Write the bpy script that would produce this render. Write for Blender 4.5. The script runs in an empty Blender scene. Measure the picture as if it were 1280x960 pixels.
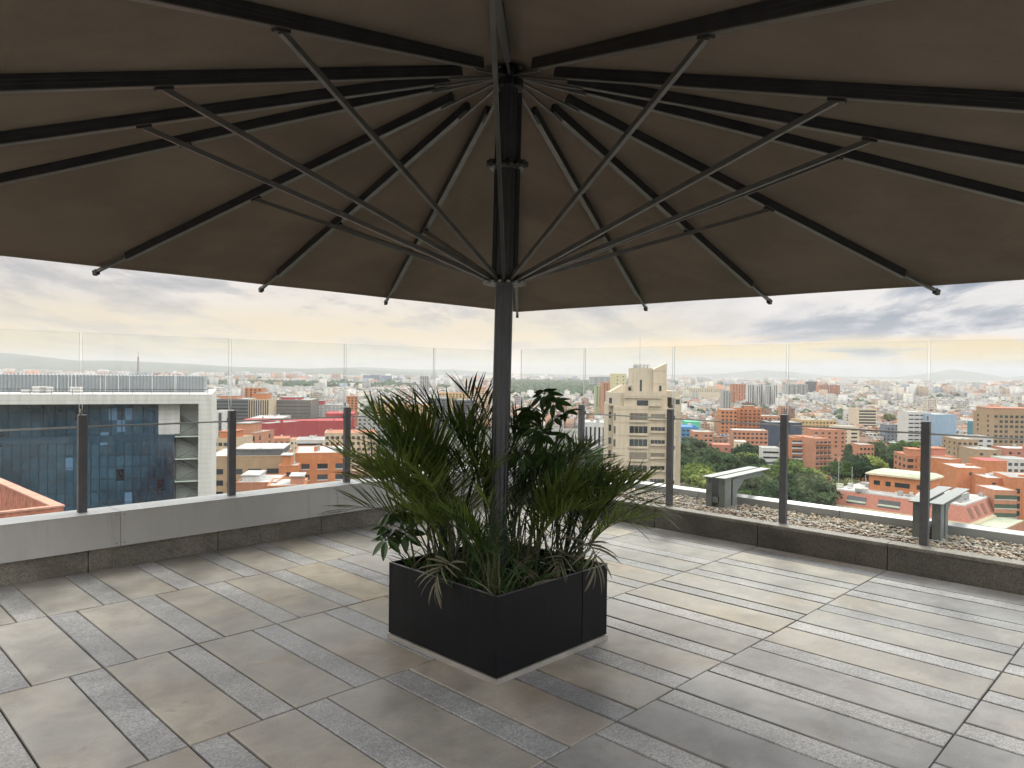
import bpy, math, random
import numpy as np
from mathutils import Vector, Matrix
PI = math.pi
rnd = random.Random(7)
sc = bpy.context.scene
COL = sc.collection

# ------------------------------------------------------------------ camera
EYE = 1.6
pitch, roll = -0.0136575523, 0.0115
fw = Vector((0, math.cos(pitch), math.sin(pitch))); up0 = Vector((0, -math.sin(pitch), math.cos(pitch))); rt0 = Vector((1, 0, 0))
rt = rt0*math.cos(roll) + up0*math.sin(roll); up = up0*math.cos(roll) - rt0*math.sin(roll)
cam = bpy.data.cameras.new('camera'); camo = bpy.data.objects.new('camera', cam); COL.objects.link(camo)
M4 = Matrix((rt, up, -fw)).transposed().to_4x4(); M4.translation = Vector((0, 0, EYE)); camo.matrix_world = M4
cam.sensor_width = 36; cam.lens = 906.918542/1280*36; cam.clip_start = 0.05; cam.clip_end = 90000
sc.camera = camo
sc.render.engine = 'CYCLES'
sc.cycles.use_denoising = True
sc.cycles.max_bounces = 8; sc.cycles.diffuse_bounces = 4; sc.cycles.glossy_bounces = 3
sc.cycles.transparent_max_bounces = 24; sc.cycles.volume_bounces = 0; sc.cycles.transmission_bounces = 4
sc.cycles.caustics_reflective = False; sc.cycles.caustics_refractive = False
sc.view_settings.view_transform = 'Standard'; sc.view_settings.look = 'None'
sc.view_settings.gamma = 1; sc.view_settings.exposure = 0.42
try: sc.view_settings.use_curve_mapping = False
except Exception: pass

# ------------------------------------------------------------------ node helpers
class T:
    def __init__(s, tree): s.t = tree; s.n = tree.nodes; s.l = tree.links
    def new(s, typ, **kw):
        n = s.n.new(typ)
        for k, v in kw.items(): setattr(n, k, v)
        return n
    def put(s, sock, v):
        if v is None: return
        if hasattr(v, 'is_output') or isinstance(v, bpy.types.NodeSocket): s.l.new(v, sock)
        else:
            if hasattr(sock.default_value, '__len__') and not hasattr(v, '__len__'): v = (v,)*len(sock.default_value)
            if hasattr(v, '__len__') and len(sock.default_value) == 4 and len(v) == 3: v = (*v, 1)
            sock.default_value = v
    def m(s, op, a, b=None, c=None, clamp=False):
        n = s.new('ShaderNodeMath', operation=op); n.use_clamp = clamp
        for i, v in enumerate((a, b, c)):
            if v is not None: s.put(n.inputs[i], v)
        return n.outputs[0]
    def vm(s, op, a, b=None, scale=None):
        n = s.new('ShaderNodeVectorMath', operation=op); s.put(n.inputs[0], a)
        if b is not None: s.put(n.inputs[1], b)
        if scale is not None: s.put(n.inputs[3], scale)
        return n.outputs['Value'] if op in ('DOT_PRODUCT', 'LENGTH') else n.outputs[0]
    def mix(s, f, a, b, mode='MIX'):
        n = s.new('ShaderNodeMix', data_type='RGBA', blend_type=mode)
        s.put(n.inputs[0], f); s.put(n.inputs[6], a); s.put(n.inputs[7], b); return n.outputs[2]
    def noise(s, vec, scale, detail=4, rough=.5, dist=0):
        n = s.new('ShaderNodeTexNoise'); s.put(n.inputs['Vector'], vec); n.inputs['Scale'].default_value = scale
        n.inputs['Detail'].default_value = detail; n.inputs['Roughness'].default_value = rough; n.inputs['Distortion'].default_value = dist
        return n.outputs[0]
    def ramp(s, f, *pts):
        n = s.new('ShaderNodeValToRGB'); s.put(n.inputs[0], f); e = n.color_ramp.elements
        while len(e) < len(pts): e.new(.5)
        for i, (p, c) in enumerate(pts):
            e[i].position = p; e[i].color = (c, c, c, 1) if not hasattr(c, '__len__') else (*c, 1)
        return n.outputs[0]
    def sm(s, f, a, b):
        n = s.new('ShaderNodeMapRange', interpolation_type='SMOOTHSTEP'); s.put(n.inputs[0], f)
        n.inputs[1].default_value = a; n.inputs[2].default_value = b; return n.outputs[0]
    def xyz(s, v):
        n = s.new('ShaderNodeSeparateXYZ'); s.put(n.inputs[0], v); return n.outputs
    def comb(s, x, y, z):
        n = s.new('ShaderNodeCombineXYZ')
        for i, v in enumerate((x, y, z)): s.put(n.inputs[i], v)
        return n.outputs[0]

# ------------------------------------------------------------------ sky (world)
SUN_EL, SUN_AZ = math.radians(38), math.radians(18)      # azimuth from +Y towards +X
w = bpy.data.worlds.new('World'); sc.world = w; w.use_nodes = True
w.node_tree.nodes.clear(); t = T(w.node_tree)
sky = t.new('ShaderNodeTexSky'); sky.sky_type = 'NISHITA'; sky.sun_disc = False
sky.sun_elevation = SUN_EL; sky.sun_rotation = SUN_AZ; sky.altitude = 2600; sky.air_density = 1.0; sky.dust_density = 2.0
d = t.new('ShaderNodeTexCoord').outputs['Generated']
dx, dy, dz = t.xyz(d)
z = t.m('MAXIMUM', dz, 0.0)
zz = t.m('ADD', z, 0.15)
px_, py_ = t.m('DIVIDE', dx, zz), t.m('DIVIDE', dy, zz)
P = t.comb(px_, t.m('MULTIPLY', py_, .62), 0.0)
n1 = t.noise(P, 1.25, 12, .60, .25)
n1b = t.noise(t.vm('ADD', P, (.05, -.16, 0)), 1.25, 12, .60, .25)
rel = t.sm(t.m('SUBTRACT', n1, n1b), -.10, .10)
n2 = t.noise(t.vm('ADD', P, (13.1, 4.2, 0)), 0.40, 5, .5, .2)
n3 = t.noise(t.vm('ADD', P, (3.7, 9.2, 2.0)), 3.2, 8, .62, .3)
side = t.sm(dx, -.15, .62)            # bluer, heavier cloud to the east of the sun
puff = t.ramp(n1, (.40, 0.0), (.47, .35), (.51, .80), (.58, 1.0))
light = t.mix(side, (.98, .92, .86), (.90, .89, .89))
light = t.mix(t.m('MULTIPLY', rel, .62), light, (1.10, 1.06, 1.02))
dark = t.mix(side, (.50, .485, .49), (.18, .23, .32))
big = t.sm(n2, .40, .58)
f = t.m('MULTIPLY', puff, t.m('ADD', .62, t.m('MULTIPLY', big, .55)), clamp=True)
cl = t.mix(f, t.mix(t.m('MULTIPLY', rel, .45), dark, light), light)
# yellow light low above the horizon
el = t.m('DIVIDE', z, 1.0)
band = t.m('MULTIPLY', t.sm(el, .0, .020), t.m('SUBTRACT', 1.0, t.sm(el, .055, .13)))
warmL = t.m('MULTIPLY', band, t.m('MULTIPLY', t.m('SUBTRACT', 1.0, t.sm(dx, .1, .38)), t.m('MULTIPLY', t.m('MULTIPLY_ADD', puff, .35, .45), t.m('SUBTRACT', 1.0, t.m('MULTIPLY', t.sm(el, .05, .11), .6)))))
cl = t.mix(warmL, cl, (1.05, .86, .48))
stripe = t.m('MULTIPLY', t.sm(el, .012, .026), t.m('SUBTRACT', 1.0, t.sm(el, .040, .058)))
sp = t.noise(t.comb(t.m('MULTIPLY', dx, 5.0), t.m('MULTIPLY', dz, 40.0), 0.0), 1.3, 5, .55, .3)
warmR = t.m('MULTIPLY', t.m('MULTIPLY', stripe, t.sm(sp, .36, .52)), t.sm(dx, .08, .22))
cl = t.mix(t.m('MULTIPLY', warmR, .95), cl, (1.18, .86, .38))
low = t.m('SUBTRACT', 1.0, t.sm(el, .0, .030))
cl = t.mix(t.m('MULTIPLY', low, .7), cl, t.mix(side, (.86, .76, .55), (.42, .50, .62)))
# overcast: brighter towards the zenith
gain = t.m('ADD', 1.0, t.m('MULTIPLY', t.sm(el, .165, .46), 3.5))
cl = t.mix(1.0, cl, t.comb(gain, gain, gain), 'MULTIPLY')
cl = t.vm('SCALE', cl, scale=5.9)
mixs = t.mix(t.m('ADD', .90, t.m('MULTIPLY', f, .10), clamp=True), sky.outputs[0], cl)
bg = t.new('ShaderNodeBackground'); t.put(bg.inputs[0], mixs); bg.inputs[1].default_value = 0.1
t.l.new(bg.outputs[0], t.new('ShaderNodeOutputWorld').inputs[0])

sd = bpy.data.lights.new('sun', 'SUN'); so = bpy.data.objects.new('sun', sd); COL.objects.link(so)
sd.energy = 1.5; sd.angle = math.radians(14); sd.color = (1, .93, .82)
dirv = Vector((math.sin(SUN_AZ)*math.cos(SUN_EL), math.cos(SUN_AZ)*math.cos(SUN_EL), math.sin(SUN_EL)))
so.rotation_euler = dirv.to_track_quat('Z', 'Y').to_euler()

# ------------------------------------------------------------------ materials
MATS = {}
def mat(name, col, rough=.7, metal=0, var=.0, scale=3., bump=0., bscale=60., spec=.5, obvar=0, transl=0, sheen=0):
    if name in MATS: return MATS[name]
    m = bpy.data.materials.new(name); m.use_nodes = True; m.node_tree.nodes.clear(); t = T(m.node_tree)
    b = t.new('ShaderNodeBsdfPrincipled'); o = t.new('ShaderNodeOutputMaterial')
    co = t.new('ShaderNodeTexCoord').outputs['Object']
    c = None
    if var:
        n = t.noise(co, scale, 6, .6)
        k = t.m('MULTIPLY_ADD', t.sm(n, .25, .75), 2*var, 1-var)
        c = t.mix(1.0, (*col, 1), t.comb(k, k, k), 'MULTIPLY')
    if obvar:
        r = t.new('ShaderNodeObjectInfo').outputs['Random']; k = t.m('MULTIPLY_ADD', r, 2*obvar, 1-obvar)
        c = t.mix(1.0, c if c is not None else (*col, 1), t.comb(k, k, k), 'MULTIPLY')
    t.put(b.inputs['Base Color'], c if c is not None else (*col, 1))
    b.inputs['Roughness'].default_value = rough; b.inputs['Metallic'].default_value = metal
    b.inputs['Specular IOR Level'].default_value = spec
    if bump:
        bn = t.new('ShaderNodeBump'); bn.inputs['Strength'].default_value = bump; bn.inputs['Distance'].default_value = .01
        t.put(bn.inputs['Height'], t.noise(co, bscale, 5, .65)); t.l.new(bn.outputs[0], b.inputs['Normal'])
    out = b.outputs[0]
    if transl:
        tr = t.new('ShaderNodeBsdfTranslucent'); t.put(tr.inputs[0], c if c is not None else (*col, 1))
        mx = t.new('ShaderNodeMixShader'); mx.inputs[0].default_value = transl
        t.l.new(out, mx.inputs[1]); t.l.new(tr.outputs[0], mx.inputs[2]); out = mx.outputs[0]
    t.l.new(out, o.inputs[0]); MATS[name] = m; return m

def rib_metal():
    return mat('rib_metal', (.030, .030, .032), .38, .35, var=.25, scale=9)

def scuffed(name):
    m = bpy.data.materials.new(name); m.use_nodes = True; t = T(m.node_tree); b = m.node_tree.nodes['Principled BSDF']; co = t.new('ShaderNodeTexCoord').outputs['Object']
    streak = t.sm(t.noise(t.vm('MULTIPLY', co, (9, 9, .9)), 1.0, 6, .7), .50, .75); dust = t.sm(t.noise(co, 5, 8, .75, .5), .52, .72)
    sc = t.sm(t.noise(t.vm('MULTIPLY', co, (3, 3, 26)), 2.0, 4, .8, 1.2), .68, .74)
    c = t.mix(t.m('MULTIPLY', streak, .30), (.0050, .0055, .0075, 1), (.035, .034, .032, 1)); c = t.mix(t.m('MULTIPLY', dust, .22), c, (.055, .052, .046, 1)); c = t.mix(t.m('MULTIPLY', sc, .35), c, (.07, .07, .07, 1))
    t.put(b.inputs['Base Color'], c); t.put(b.inputs['Roughness'], t.m('MULTIPLY_ADD', dust, .3, .36)); b.inputs['Specular IOR Level'].default_value = .22
    return m
def streaked(name, col):
    m = bpy.data.materials.new(name); m.use_nodes = True; t = T(m.node_tree); b = m.node_tree.nodes['Principled BSDF']; co = t.new('ShaderNodeTexCoord').outputs['Object']
    s1 = t.sm(t.noise(t.vm('MULTIPLY', co, (14, 14, .7)), 1.0, 6, .7), .48, .78); s2 = t.noise(co, 1.6, 7, .65); s3 = t.sm(t.noise(co, 22, 5, .8), .62, .72)
    k = t.m('MULTIPLY', t.m('MULTIPLY_ADD', s1, -.16, 1.0), t.m('MULTIPLY_ADD', t.sm(s2, .3, .7), .14, .92)); k = t.m('MULTIPLY', k, t.m('MULTIPLY_ADD', s3, -.12, 1.0))
    t.put(b.inputs['Base Color'], t.mix(1.0, (*col, 1), t.comb(k, k, k), 'MULTIPLY')); b.inputs['Metallic'].default_value = .15; t.put(b.inputs['Roughness'], t.m('MULTIPLY_ADD', s2, .3, .32)); return m
def tile_mat():
    m = bpy.data.materials.new('paving'); m.use_nodes = True; m.node_tree.nodes.clear(); t = T(m.node_tree)
    b = t.new('ShaderNodeBsdfPrincipled'); o = t.new('ShaderNodeOutputMaterial')
    co = t.new('ShaderNodeTexCoord').outputs['Object']
    at = t.new('ShaderNodeAttribute', attribute_name='tint'); col = at.outputs['Color']; gr = at.outputs['Alpha']
    # granite speckle on the narrow slabs, fine sanded grain on the wide ones
    v = t.new('ShaderNodeTexVoronoi'); t.put(v.inputs['Vector'], co); v.inputs['Scale'].default_value = 150
    spk = t.xyz(v.outputs['Color'])[0]
    g1 = t.m('MULTIPLY_ADD', spk, .66, .67)
    fine = t.noise(co, 210, 3, .7); f1 = t.m('MULTIPLY_ADD', t.sm(fine, .3, .7), .34, .83)
    grain = t.m('ADD', t.m('MULTIPLY', gr, g1), t.m('MULTIPLY', t.m('SUBTRACT', 1.0, gr), f1))
    c = t.mix(1.0, col, t.comb(grain, grain, grain), 'MULTIPLY')
    blot = t.noise(co, 3.1, 7, .62, .3); k = t.m('MULTIPLY_ADD', t.sm(blot, .3, .72), .42, .80)
    c = t.mix(1.0, c, t.comb(k, k, k), 'MULTIPLY')
    warm = t.m('MULTIPLY', t.m('MULTIPLY', t.sm(t.noise(co, 1.3, 5, .6), .50, .70), .38), t.m('SUBTRACT', 1.0, gr))
    c = t.mix(warm, c, t.mix(1.0, c, (1.22, 1.0, .72), 'MULTIPLY'))
    pits = t.sm(t.noise(co, 45, 4, .7), .64, .74)
    c = t.mix(t.m('MULTIPLY', pits, .35), c, (.05, .05, .048))
    sc_ = t.noise(t.vm('MULTIPLY', co, (1.0, 6.0, 1.0)), 2.2, 6, .7, .6); c = t.mix(t.m('MULTIPLY', t.sm(sc_, .56, .70), .22), c, (.46, .45, .43))
    st_ = t.noise(t.vm('ADD', co, (7, 3, 0)), 9.0, 6, .75, .5); c = t.mix(t.m('MULTIPLY', t.sm(st_, .58, .68), .28), c, (.11, .10, .09))
    # wet film: water stands in patches, smooth and a little darker
    wet = t.sm(t.noise(co, .75, 5, .6, .6), .40, .62)
    c = t.mix(t.m('MULTIPLY', wet, .32), c, (.04, .04, .042))
    t.put(b.inputs['Base Color'], c)
    t.put(b.inputs['Roughness'], t.m('ADD', t.m('MULTIPLY_ADD', wet, -.24, .54), t.m('MULTIPLY', fine, .10)))
    b.inputs['Specular IOR Level'].default_value = .40
    bn = t.new('ShaderNodeBump'); bn.inputs['Strength'].default_value = .35; bn.inputs['Distance'].default_value = .004
    h = t.m('ADD', t.m('MULTIPLY', t.noise(co, 90, 4, .7), t.m('MULTIPLY_ADD', wet, -.75, 1.0)), t.m('MULTIPLY', t.noise(co, 7, 3, .5), .7))
    t.put(bn.inputs['Height'], h); t.l.new(bn.outputs[0], b.inputs['Normal'])
    t.l.new(b.outputs[0], o.inputs[0]); return m

def granite(name, base, dk):
    m = bpy.data.materials.new(name); m.use_nodes = True; m.node_tree.nodes.clear(); t = T(m.node_tree)
    b = t.new('ShaderNodeBsdfPrincipled'); o = t.new('ShaderNodeOutputMaterial')
    co = t.new('ShaderNodeTexCoord').outputs['Object']
    v = t.new('ShaderNodeTexVoronoi'); t.put(v.inputs['Vector'], co); v.inputs['Scale'].default_value = 150
    s = t.xyz(v.outputs['Color'])[0]
    c = t.mix(s, (*dk, 1), (*base, 1))
    k = t.m('MULTIPLY_ADD', t.sm(t.noise(co, 2.2, 7, .65, .4), .3, .7), .6, .62)
    c = t.mix(1.0, c, t.comb(k, k, k), 'MULTIPLY')
    t.put(b.inputs['Base Color'], c); b.inputs['Roughness'].default_value = .62
    bn = t.new('ShaderNodeBump'); bn.inputs['Strength'].default_value = .3; bn.inputs['Distance'].default_value = .004
    t.put(bn.inputs['Height'], t.noise(co, 120, 4, .7)); t.l.new(bn.outputs[0], b.inputs['Normal'])
    t.l.new(b.outputs[0], o.inputs[0]); MATS[name] = m; return m

def glass_mat(name, tint=(.960, .978, .970), rough=0.0, refl=1.0):
    m = bpy.data.materials.new(name); m.use_nodes = True; m.node_tree.nodes.clear(); t = T(m.node_tree)
    tr = t.new('ShaderNodeBsdfTransparent'); t.put(tr.inputs[0], tint)
    gl = t.new('ShaderNodeBsdfGlossy'); gl.inputs['Roughness'].default_value = rough
    lw = t.new('ShaderNodeLayerWeight'); lw.inputs[0].default_value = .5; frs = t.m('MULTIPLY_ADD', t.m('POWER', lw.outputs['Facing'], 5.0), .90, .022)
    df = t.new('ShaderNodeBsdfDiffuse'); t.put(df.inputs[0], (.7, .72, .72))
    co = t.new('ShaderNodeTexCoord').outputs['Object']
    dirt = t.m('MULTIPLY_ADD', t.sm(t.noise(co, 5, 6, .7), .45, .8), .012, .006)
    m1 = t.new('ShaderNodeMixShader'); t.put(m1.inputs[0], t.m('MULTIPLY', frs, refl)); t.l.new(tr.outputs[0], m1.inputs[1]); t.l.new(gl.outputs[0], m1.inputs[2])
    m2 = t.new('ShaderNodeMixShader'); t.put(m2.inputs[0], dirt); t.l.new(m1.outputs[0], m2.inputs[1]); t.l.new(df.outputs[0], m2.inputs[2])
    t.l.new(m2.outputs[0], t.new('ShaderNodeOutputMaterial').inputs[0]); MATS[name] = m; return m

# ------------------------------------------------------------------ mesh helpers
class MB:
    def __init__(s): s.v = []; s.f = []; s.mi = []; s.col = []
    def quad(s, pts, mi=0, col=None):
        b = len(s.v); s.v += [tuple(p) for p in pts]; s.f.append(tuple(range(b, b+len(pts)))); s.mi.append(mi); s.col.append(col)
    def hexa(s, p, mi=0, col=None, mis=None):          # p: 4 bottom (ccw seen from above), 4 top
        b = len(s.v); s.v += [tuple(q) for q in p]
        for k, fc in enumerate(((3, 2, 1, 0), (4, 5, 6, 7), (0, 1, 5, 4), (1, 2, 6, 5), (2, 3, 7, 6), (3, 0, 4, 7))):
            s.f.append(tuple(b+i for i in fc)); s.mi.append(mis[k] if mis else mi); s.col.append(col)
    def box(s, x0, x1, y0, y1, z0, z1, **k):
        s.hexa([(x0, y0, z0), (x1, y0, z0), (x1, y1, z0), (x0, y1, z0), (x0, y0, z1), (x1, y0, z1), (x1, y1, z1), (x0, y1, z1)], **k)
    def bar(s, a, b, wd, ht, upv=(0, 0, 1), mi=0):      # rectangular bar from a to b, top face centre line shifted by nothing
        a, b = Vector(a), Vector(b); dr = (b-a).normalized(); sd = dr.cross(Vector(upv)).normalized(); u = sd.cross(dr)
        s.hexa([a-sd*wd/2-u*ht/2, a+sd*wd/2-u*ht/2, b+sd*wd/2-u*ht/2, b-sd*wd/2-u*ht/2,
                a-sd*wd/2+u*ht/2, a+sd*wd/2+u*ht/2, b+sd*wd/2+u*ht/2, b-sd*wd/2+u*ht/2][0:8], mi=mi)
    def tube(s, pts, rad, seg=8, mi=0, cap=True):
        rings = []; n = len(pts)
        for i, p in enumerate(pts):
            p = Vector(p); dr = (Vector(pts[min(i+1, n-1)])-Vector(pts[max(i-1, 0)])).normalized()
            a = dr.orthogonal().normalized() if abs(dr.z) < .95 else Vector((1, 0, 0)); a = (a - dr*a.dot(dr)).normalized(); c = dr.cross(a)
            r = rad[i] if hasattr(rad, '__len__') else rad
            b = len(s.v); s.v += [tuple(p+a*math.cos(2*PI*k/seg)*r+c*math.sin(2*PI*k/seg)*r) for k in range(seg)]; rings.append(b)
        for i in range(n-1):
            for k in range(seg):
                k2 = (k+1) % seg; s.f.append((rings[i]+k, rings[i]+k2, rings[i+1]+k2, rings[i+1]+k)); s.mi.append(mi); s.col.append(None)
        if cap:
            s.f.append(tuple(rings[0]+k for k in reversed(range(seg)))); s.mi.append(mi); s.col.append(None)
            s.f.append(tuple(rings[-1]+k for k in range(seg))); s.mi.append(mi); s.col.append(None)
    def lathe(s, prof, seg=24, mi=0, prof_r=None):      # prof: (r, z)
        rings = []
        for r, z in prof:
            b = len(s.v); rings.append(b)
            for k in range(seg):
                rr = r*(prof_r(k) if prof_r else 1); s.v.append((rr*math.cos(2*PI*k/seg), rr*math.sin(2*PI*k/seg), z))
        for i in range(len(prof)-1):
            for k in range(seg):
                k2 = (k+1) % seg; s.f.append((rings[i]+k, rings[i]+k2, rings[i+1]+k2, rings[i+1]+k)); s.mi.append(mi); s.col.append(None)
        s.f.append(tuple(rings[0]+k for k in reversed(range(seg)))); s.mi.append(mi); s.col.append(None)
        s.f.append(tuple(rings[-1]+k for k in range(seg))); s.mi.append(mi); s.col.append(None)
    def mesh(s, name, mats, smooth=False):
        me = bpy.data.meshes.new(name); me.from_pydata(s.v, [], s.f)
        for m in (mats if isinstance(mats, (list, tuple)) else [mats]): me.materials.append(m)
        me.polygons.foreach_set('material_index', s.mi)
        if any(c is not None for c in s.col):
            a = me.color_attributes.new('tint', 'FLOAT_COLOR', 'CORNER')
            arr = []
            for f, c in zip(s.f, s.col): arr += list(c if c is not None else (.3, .3, .3, 0))*len(f)
            a.data.foreach_set('color', arr)
        if smooth: me.polygons.foreach_set('use_smooth', [True]*len(me.polygons))
        me.update(); return me
    def build(s, name, mats, parent=None, smooth=False, bevel=0):
        o = bpy.data.objects.new(name, s.mesh(name, mats, smooth)); COL.objects.link(o)
        if parent: o.parent = parent
        if bevel:
            b = o.modifiers.new('edge', 'BEVEL'); b.width = bevel; b.segments = 2; b.limit_method = 'ANGLE'
        return o
def tag(o, label=None, cat=None, group=None, kind=None):
    if label: o['label'] = label
    if cat: o['category'] = cat
    if group: o['group'] = group
    if kind: o['kind'] = kind
    return o
def empty(name, loc=(0, 0, 0), rot=(0, 0, 0)):
    o = bpy.data.objects.new(name, None); o.location = loc; o.rotation_euler = rot; o.empty_display_size = .1; COL.objects.link(o); return o
def link(name, me, parent=None, loc=None, rot=None, scl=None):
    o = bpy.data.objects.new(name, me); COL.objects.link(o)
    if parent: o.parent = parent
    if loc is not None: o.location = loc
    if rot is not None: o.rotation_euler = rot
    if scl is not None: o.scale = scl if hasattr(scl, '__len__') else (scl,)*3
    return o

# terrace grid: u runs along the slab rows, v across them
A_ = 0.795253908; CA, SA = math.cos(A_), math.sin(A_)
def UV(u, v, z=0.): return (u*CA - v*SA, u*SA + v*CA, z)
def frame(u=0, v=0, z=0): return dict(loc=UV(u, v, z), rot=(0, 0, A_))
GZ = -60.0                                              # street level below the terrace
UW, VW = 6.52, 6.37                                     # inner faces of the two kerbs

# ------------------------------------------------------------------ terrace floor
def build_floor():
    r = random.Random(3); mb = MB()
    vs = [.84 + 1.14*k for k in range(-6, 5)]; vs = vs[:-0] if False else vs
    Pp, N = .4965, .1655; gap = .0045
    beige = [(.35, .325, .270), (.345, .318, .268), (.34, .32, .285), (.345, .333, .305), (.32, .305, .275), (.375, .33, .25), (.335, .312, .27), (.31, .30, .28)]
    grey = [(.33, .33, .325), (.30, .305, .31), (.36, .36, .355)]
    for i in range(len(vs)):
        v0 = vs[i]; v1 = min(v0+1.14, VW)
        if v0 >= VW: continue
        off = 1.2455 + (0 if round((v0-.84)/1.14) % 2 == 1 else -N)     # start of a narrow slab
        k = -16
        while True:
            a = off + k*Pp; k += 1
            if a > UW: break
            for nar, (u0, u1) in ((1, (a, a+N)), (0, (a+N, a+Pp))):
                u1 = min(u1, UW)
                if u0 >= UW: continue
                c = r.choice(grey) if nar else r.choice(beige)
                # the slabs between the planter and the near corner are a cooler grey
                if not nar and (v0 < 1.5 and r.random() < .75): c = (.29, .29, .285)
                s = r.uniform(.88, 1.05); c = (c[0]*s, c[1]*s, c[2]*s, float(nar))
                g = gap*r.uniform(.8, 1.5)*(1.45 if u0 > 2.2 and v0 < 3 else 1); zt = [r.uniform(-.0016, .0012) for _ in range(4)]
                g0 = gap*r.uniform(.5, 1.2)
                p = [(u0+g, v0+g0), (u1-g, v0+g0), (u1-g, v1-g0), (u0+g, v1-g0)]
                e = .003
                q = [(u0+g+e, v0+g0+e), (u1-g-e, v0+g0+e), (u1-g-e, v1-g0-e), (u0+g+e, v1-g0-e)]
                b = len(mb.v)
                mb.v += [(x, y, -.03) for x, y in p] + [(x, y, z-.003) for (x, y), z in zip(p, zt)] + [(x, y, z) for (x, y), z in zip(q, zt)]
                for fc in ((8, 9, 10, 11), (0, 1, 5, 4), (1, 2, 6, 5), (2, 3, 7, 6), (3, 0, 4, 7), (4, 5, 9, 8), (5, 6, 10, 9), (6, 7, 11, 10), (7, 4, 8, 11)):
                    mb.f.append(tuple(b+j for j in fc)); mb.mi.append(0); mb.col.append(c)
    o = mb.build('terrace_floor', tile_mat()); fr = frame(); o.rotation_euler = fr['rot']; tag(o, kind='structure')
    g = MB(); g.box(-8.5, UW+.12, -7, VW+.12, -.6, -.014)
    o = g.build('floor_bed', mat('grout', (.035, .033, .030), .95, var=.3, scale=8)); o.rotation_euler = fr['rot']; tag(o, kind='structure')
    # gravel roof slab and the tower that carries the terrace
    g = MB(); g.box(UW+.125, 7.52, -7, 5.26, -.6, .165)
    o = g.build('roof_slab', mat('roof_membrane', (.12, .12, .115), .9)); o.rotation_euler = fr['rot']; tag(o, kind='structure')
build_floor()

def carrying_tower():
    e = empty('high_rise', (0, 0, GZ), (0, 0, A_)); tag(e, 'pale high rise whose top carries the paved terrace', 'building')
    m = MB(); m.box(-8.3, 6.6, -6.8, 6.45, 0, -GZ-.62); m.build('wall', mat('tower_wall', (.42, .41, .39), .8, var=.1), e)
    m = MB(); m.box(6.605, 7.5, -6.8, 5.2, 0, -GZ-.62); m.build('side_wall', mat('tower_wall', (.42, .41, .39)), e)
carrying_tower()

GR_L = granite('granite_light', (.30, .28, .24), (.15, .14, .115)); GR_R = granite('granite_dark', (.16, .15, .125), (.075, .07, .056))
PANEL = streaked('fascia_metal', (.53, .53, .52))
STEEL = mat('post_steel', (.15, .15, .16), .40, .5, var=.12, scale=10)
RAIL = mat('rail_steel', (.42, .42, .42), .3, .8)
ALU = mat('coping_metal', (.36, .37, .38), .45, .35, var=.06, scale=2)

def kerb(name, label, along, mats, h):
    e = empty(name, (0, 0, 0), (0, 0, A_)); tag(e, label, 'kerb')
    if along == 'u':
        js = [1.745+1.035*k for k in range(-9, 5)] + [UW-.005]
        for a, b in zip(js, js[1:]):
            m = MB(); m.box(a+.003, b-.003, VW, VW+.12, -.02, h+rnd.uniform(-.001, .001)); m.build('kerb_block', mats, e, bevel=.004)
    else:
        js = [-6.99] + [.84+1.14*k for k in range(-5, 5)] + [VW+.12]
        for a, b in zip(js, js[1:]):
            m = MB(); m.box(UW, UW+.12, a+.003, b-.003, -.02, h-.03); m.build('kerb_block', mats, e, bevel=.004)
            m = MB(); m.box(UW-.012, UW+.135, a+.002, b-.002, h-.0298, h); m.build('cap_stone', GR_L, e, bevel=.004)
    return e
kerb('granite_kerb', 'speckled granite kerb under the grey metal fascia', 'u', GR_L, .185)
kerb('granite_kerb', 'dark low granite kerb with pale cap beside the gravel strip', 'v', GR_R, .225)
def fascia():
    e = empty('metal_fascia', (0, 0, 0), (0, 0, A_)); tag(e, 'smooth grey sheet metal fascia along the top of the granite kerb', 'fascia')
    js = [-6.5, -4.04, -2.04, -.04, 1.965, 3.97, 5.9, UW-.01]
    for a, b in zip(js, js[1:]):
        m = MB()
        m.hexa([(a+.002, VW-.050, .180), (b-.002, VW-.050, .180), (b-.002, VW-.044, .180), (a+.002, VW-.044, .180),
                (a+.002, VW-.030, .452), (b-.002, VW-.030, .452), (b-.002, VW-.024, .452), (a+.002, VW-.024, .452)])
        m.build('panel', PANEL, e)
        m = MB(); m.box(a+.002, b-.002, VW-.034, VW+.26, .4525, .4565); m.build('top_plate', ALU, e)
        for zz in (.205, .43):
            for uu in (a+.03, b-.03):
                m = MB(); m.tube([(uu, VW-.052+(zz-.18)*.0735, zz), (uu, VW-.046+(zz-.18)*.0735, zz)], .005, 8); m.build('fixing', STEEL, e)
    m = MB(); m.box(-6.5, UW-.01, VW+.255, VW+.262, -.6, .4524); m.build('outer_sheet', PANEL, e)
fascia()

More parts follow.
